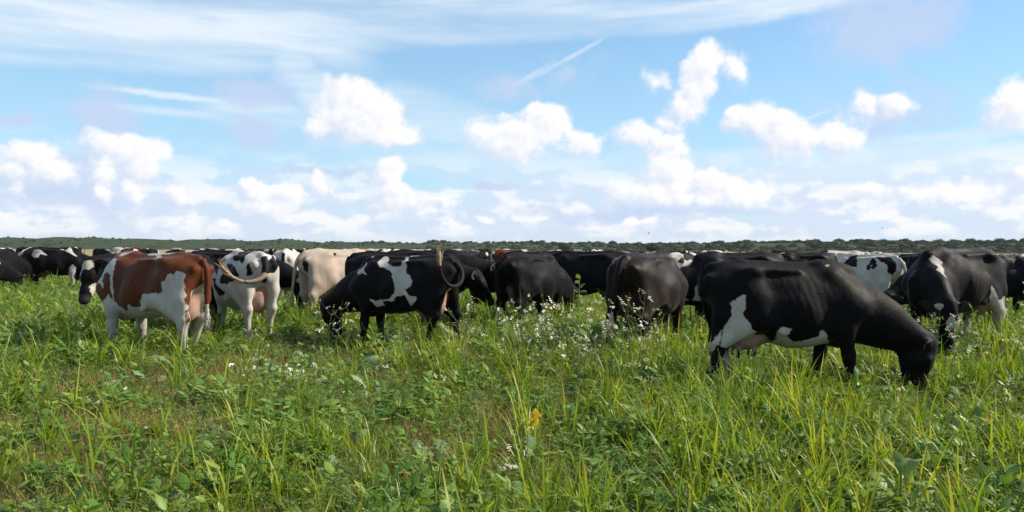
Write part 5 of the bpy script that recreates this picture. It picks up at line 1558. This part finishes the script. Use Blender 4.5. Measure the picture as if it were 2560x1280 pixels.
def sunflower(x, d, h, n, leaf, label, rg, bushy=0.0):
    root = empty('sunflower_shoot', (x, d, 0), rg.uniform(0, 6.3))
    tag(root, label, 'plant')
    s = Sprig(rg.randrange(9999))
    s.stem([(0, 0, -.02), (.01, .01, h * .5), (.02, 0, h)], [.010, .008, .005], 6, .7)
    s.build('stem', [M_STEM], root, True)
    for k in range(n):
        t = .25 + .75 * (k + 1) / n
        q = bpy.data.objects.new('leaf', SUNLEAF[rg.randrange(4)]); COL.objects.link(q); q.parent = root
        q.location = (.01, 0, h * t * .98)
        sz = leaf * (1.15 - .62 * t ** 2) * rg.uniform(.8, 1.2)
        q.scale = (sz, sz, sz)
        q.rotation_euler = (rg.gauss(0, .25), -(0.1 + .75 * t ** 3) + rg.gauss(0, .15), k * 2.4 + rg.gauss(0, .3))


for x, d, h, n, leaf, lab in (
        (0.78, 8.75, 1.16, 16, .13, 'tall leafy sunflower shoot rising above the white flowers'),
        (2.12, 3.98, .34, 9, .17, 'broad-leaved sunflower shoot low in the long grass by itself'),
        (2.12, 6.45, .52, 9, .13, 'young sunflower shoot in the grass below the udder'),
        (0.20, 7.4, .42, 8, .12, 'young sunflower shoot among the short radish'),
        (-0.42, 4.15, .28, 9, .13, 'squat sunflower shoot with crowded leaves in the tall sward'),
        (6.55, 9.4, 1.12, 16, .14, 'tall leafy sunflower shoot past the white hind legs'),
        (5.62, 9.0, .80, 12, .13, 'leafy sunflower shoot in front of the white hind legs'),
        (6.25, 8.6, .70, 12, .12, 'bushy sunflower shoot among the radish by the hind legs'),
        (-8.2, 13.6, .85, 11, .09, 'slender leafy shoot in the open sward near the facing cow'),
        (-6.4, 8.9, .55, 10, .11, 'small sunflower shoot in the lush sward before the facing cow'),
        (1.15, 8.1, .62, 10, .14, 'sunflower shoot at the foot of the tall one')):
    sunflower(x, d, h, n, leaf, lab, rg)


def curled_leaf(name, x, d, z, L, mat, label, cat, seed, wide=.7, n=1):
    root = empty(name, (x, d, z), seed * 1.3)
    tag(root, label, cat)
    for k in range(n):
        s = Sprig(seed + k)
        s.leaf((0, 0, 0.025 * k), k * 1.7, .5 if n == 1 else 1.15, L, L * wide, 6, 1.5, heart, .45, .5, s.r.uniform(-.5, .5), .35, cross=3)
        s.build('leaf', [mat], root, True)
    v, f = tube([(0, 0, -z - .02), (0.01, 0, -z * .4), (0, 0, 0.005)], [.004, .0035, .003], 5)
    mesh_obj('stalk', v, f, [M_STEM], parent=root, attrs={'tone': [.5] * len(v), 'along': [.2] * len(v)})


curled_leaf('yellowed_plant', 0.17, 5.45, .17, .10, M_YELLOW, 'bright yellow crumpled leaves standing out in the grass', 'plant', 31, .8, 4)
curled_leaf('rust_dock', -1.66, 11.7, .20, .15, M_RUST, 'rust-orange dock leaf by the hooves of the curled-tail cow', 'leaf', 33)
curled_leaf('rust_dock', -0.98, 6.4, .12, .09, M_RUST, 'rust-pink leaf in the blue-green brassica', 'leaf', 35)
curled_leaf('rust_dock', 3.86, 6.0, .12, .11, M_RUST, 'dull red leaf under the grazing head', 'leaf', 37)
curled_leaf('rust_dock', 1.05, 4.75, .10, .06, M_RUST, 'small rust-red leaf in the long grass', 'leaf', 39)
curled_leaf('dead_leaf', 1.0, 4.15, .12, .12, M_DEAD, 'large curled grey-brown dead leaf in the long grass', 'leaf', 41)
curled_leaf('dead_leaf', -1.88, 4.05, .12, .13, M_DEAD, 'broad brown dead leaf beside a green leaf at the worn edge', 'leaf', 43)
curled_leaf('dead_leaf', 1.0, 5.0, .12, .09, M_DEAD, 'grey shrivelled leaf upright in the sward', 'leaf', 45)


def butterfly(x, d, z, label, seed, size=.028):
    root = empty('butterfly', (x, d, z), seed)
    tag(root, label, 'butterfly')
    for y in (-1, 1):
        s = Sprig(seed * 3)
        s.leaf((0, 0, 0), y * .9, .9, size, size * .95, 4, .4, oval, 0, .6, y * .5)
        s.leaf((0, 0, 0), y * 2.1, .8, size * .8, size * .8, 4, .4, oval, 0, .6, y * .5)
        s.build('wing', [M_PETAL], root, True)
    v, f = tube([(-.010, 0, 0), (0, 0, .001), (.010, 0, .002)], [.001, .002, .001], 5)
    mesh_obj('insect_body', v, f, [WIRE], parent=root)


butterfly(1.27, 4.18, .11, 'white butterfly low over the long grass by the dead leaf', 2)
butterfly(1.45, 5.95, .14, 'white butterfly between grass tufts below the big cow', 3)
butterfly(-1.92, 4.5, .14, 'white butterfly in the long grass by the worn patch', 4)
butterfly(3.115, 7.30, 1.335, 'pale butterfly against the back of the big black cow', 5, .034)
butterfly(-1.35, 5.8, .25, 'white butterfly over the thin radish', 6)


def bird(x, d, z, label, seed, rot):
    root = empty('bird', (x, d, z), rot, 0.6)
    tag(root, label, 'bird')
    v, f = tube([(-.16, 0, 0), (-.05, 0, .01), (.06, 0, .01), (.13, 0, 0)], [.01, .045, .04, .012], 6)
    mesh_obj('bird_body', v, f, [WIRE], parent=root)
    for y in (-1, 1):
        s = Sprig(seed)
        s.leaf((0, 0, .01), y * 1.45, .6, .32, .14, 4, .7, oval, 0, .2)
        o = s.build('wing', [WIRE], root, True)


bird(12.0, 65, 2.90, 'small dark bird flying low above the scrub', 1, .4)
bird(15.8, 70, 4.1, 'tiny bird higher over the horizon', 2, 1.2)
bird(45.0, 90, 4.2, 'distant bird gliding over the pasture edge', 3, 2.2)


# ---- brassica rosettes close enough to tell their leaves apart
def brassica_leaf(seed):
    s = Sprig(seed); r = s.r
    s.leaf((0, 0, 0), 0, .9, .35, .03, 2, .4, lambda t: 1.0, tone=.6)
    s.leaf((.22, 0, .26), 0, .62, 1.0, r.uniform(.5, .66), 9, r.uniform(.7, 1.5), lobed, .24, r.random(), r.uniform(-.25, .25), .28, cross=3)
    return s.build('leaf', [M_BRASS]).data


BLEAF = [brassica_leaf(1500 + i) for i in range(7)]
brg = np.random.default_rng(77)
LOOKS = (('small blue-green brassica rosette half hidden in the sward', .085), ('blue-green brassica with broad lobed leaves', .13), ('big pale blue-green brassica with wide spreading leaves', .175))
count = 0
while count < 120:
    if brg.random() < .4:
        x, d = brg.normal(-.05, .75), brg.normal(5.0, .6)
    else:
        d = brg.uniform(3.9, 7.4); x = brg.uniform(-.78, .78) * d
    if d < 3.8 or d > 7.6:
        continue
    a, l = region(np.array([x]), np.array([d]))
    if brg.random() < a[0] * .7:
        continue
    lab, L = LOOKS[brg.choice(3, p=[.4, .42, .18])]
    root = empty('brassica_plant', (x, d, 0), brg.uniform(0, 6.3))
    tag(root, lab, 'plant', 'blue-green brassicas scattered in the sward, ' + lab.split()[0] + ' ones')
    n = int(brg.integers(4, 7))
    for k in range(n):
        q = bpy.data.objects.new('leaf', BLEAF[brg.integers(0, 7)]); COL.objects.link(q); q.parent = root
        sz = L * brg.uniform(.75, 1.2)
        q.scale = (sz, sz, sz)
        q.rotation_euler = (brg.normal(0, .2), brg.normal(-.05, .3), k * 6.283 / n + brg.normal(0, .35))
    count += 1

# ---------------------------------------------------------------- sea air over the plain
hm = bpy.data.materials.new('haze'); hm.use_nodes = True
hm.node_tree.nodes.clear()
hb = NB(hm.node_tree)
pvn = hb.node('ShaderNodeVolumePrincipled')
pvn.inputs['Color'].default_value = (0.80, 0.88, 1.0, 1)
pvn.inputs['Density'].default_value = 0.00007
ho = hb.node('ShaderNodeOutputMaterial')
hm.node_tree.links.new(pvn.outputs[0], ho.inputs['Volume'])
hv = [(x, y, z) for x in (-6050, 6050) for y in (-450, 11050) for z in (-1.0, 16.0)]
hz = mesh_obj('haze', hv, [[0, 1, 3, 2], [4, 6, 7, 5], [0, 4, 5, 1], [2, 3, 7, 6], [0, 2, 6, 4], [1, 5, 7, 3]], [hm], smooth=False)
tag(hz, 'thin pale sea haze lying over the plain', kind='stuff')
scene.cycles.volume_bounces = 0
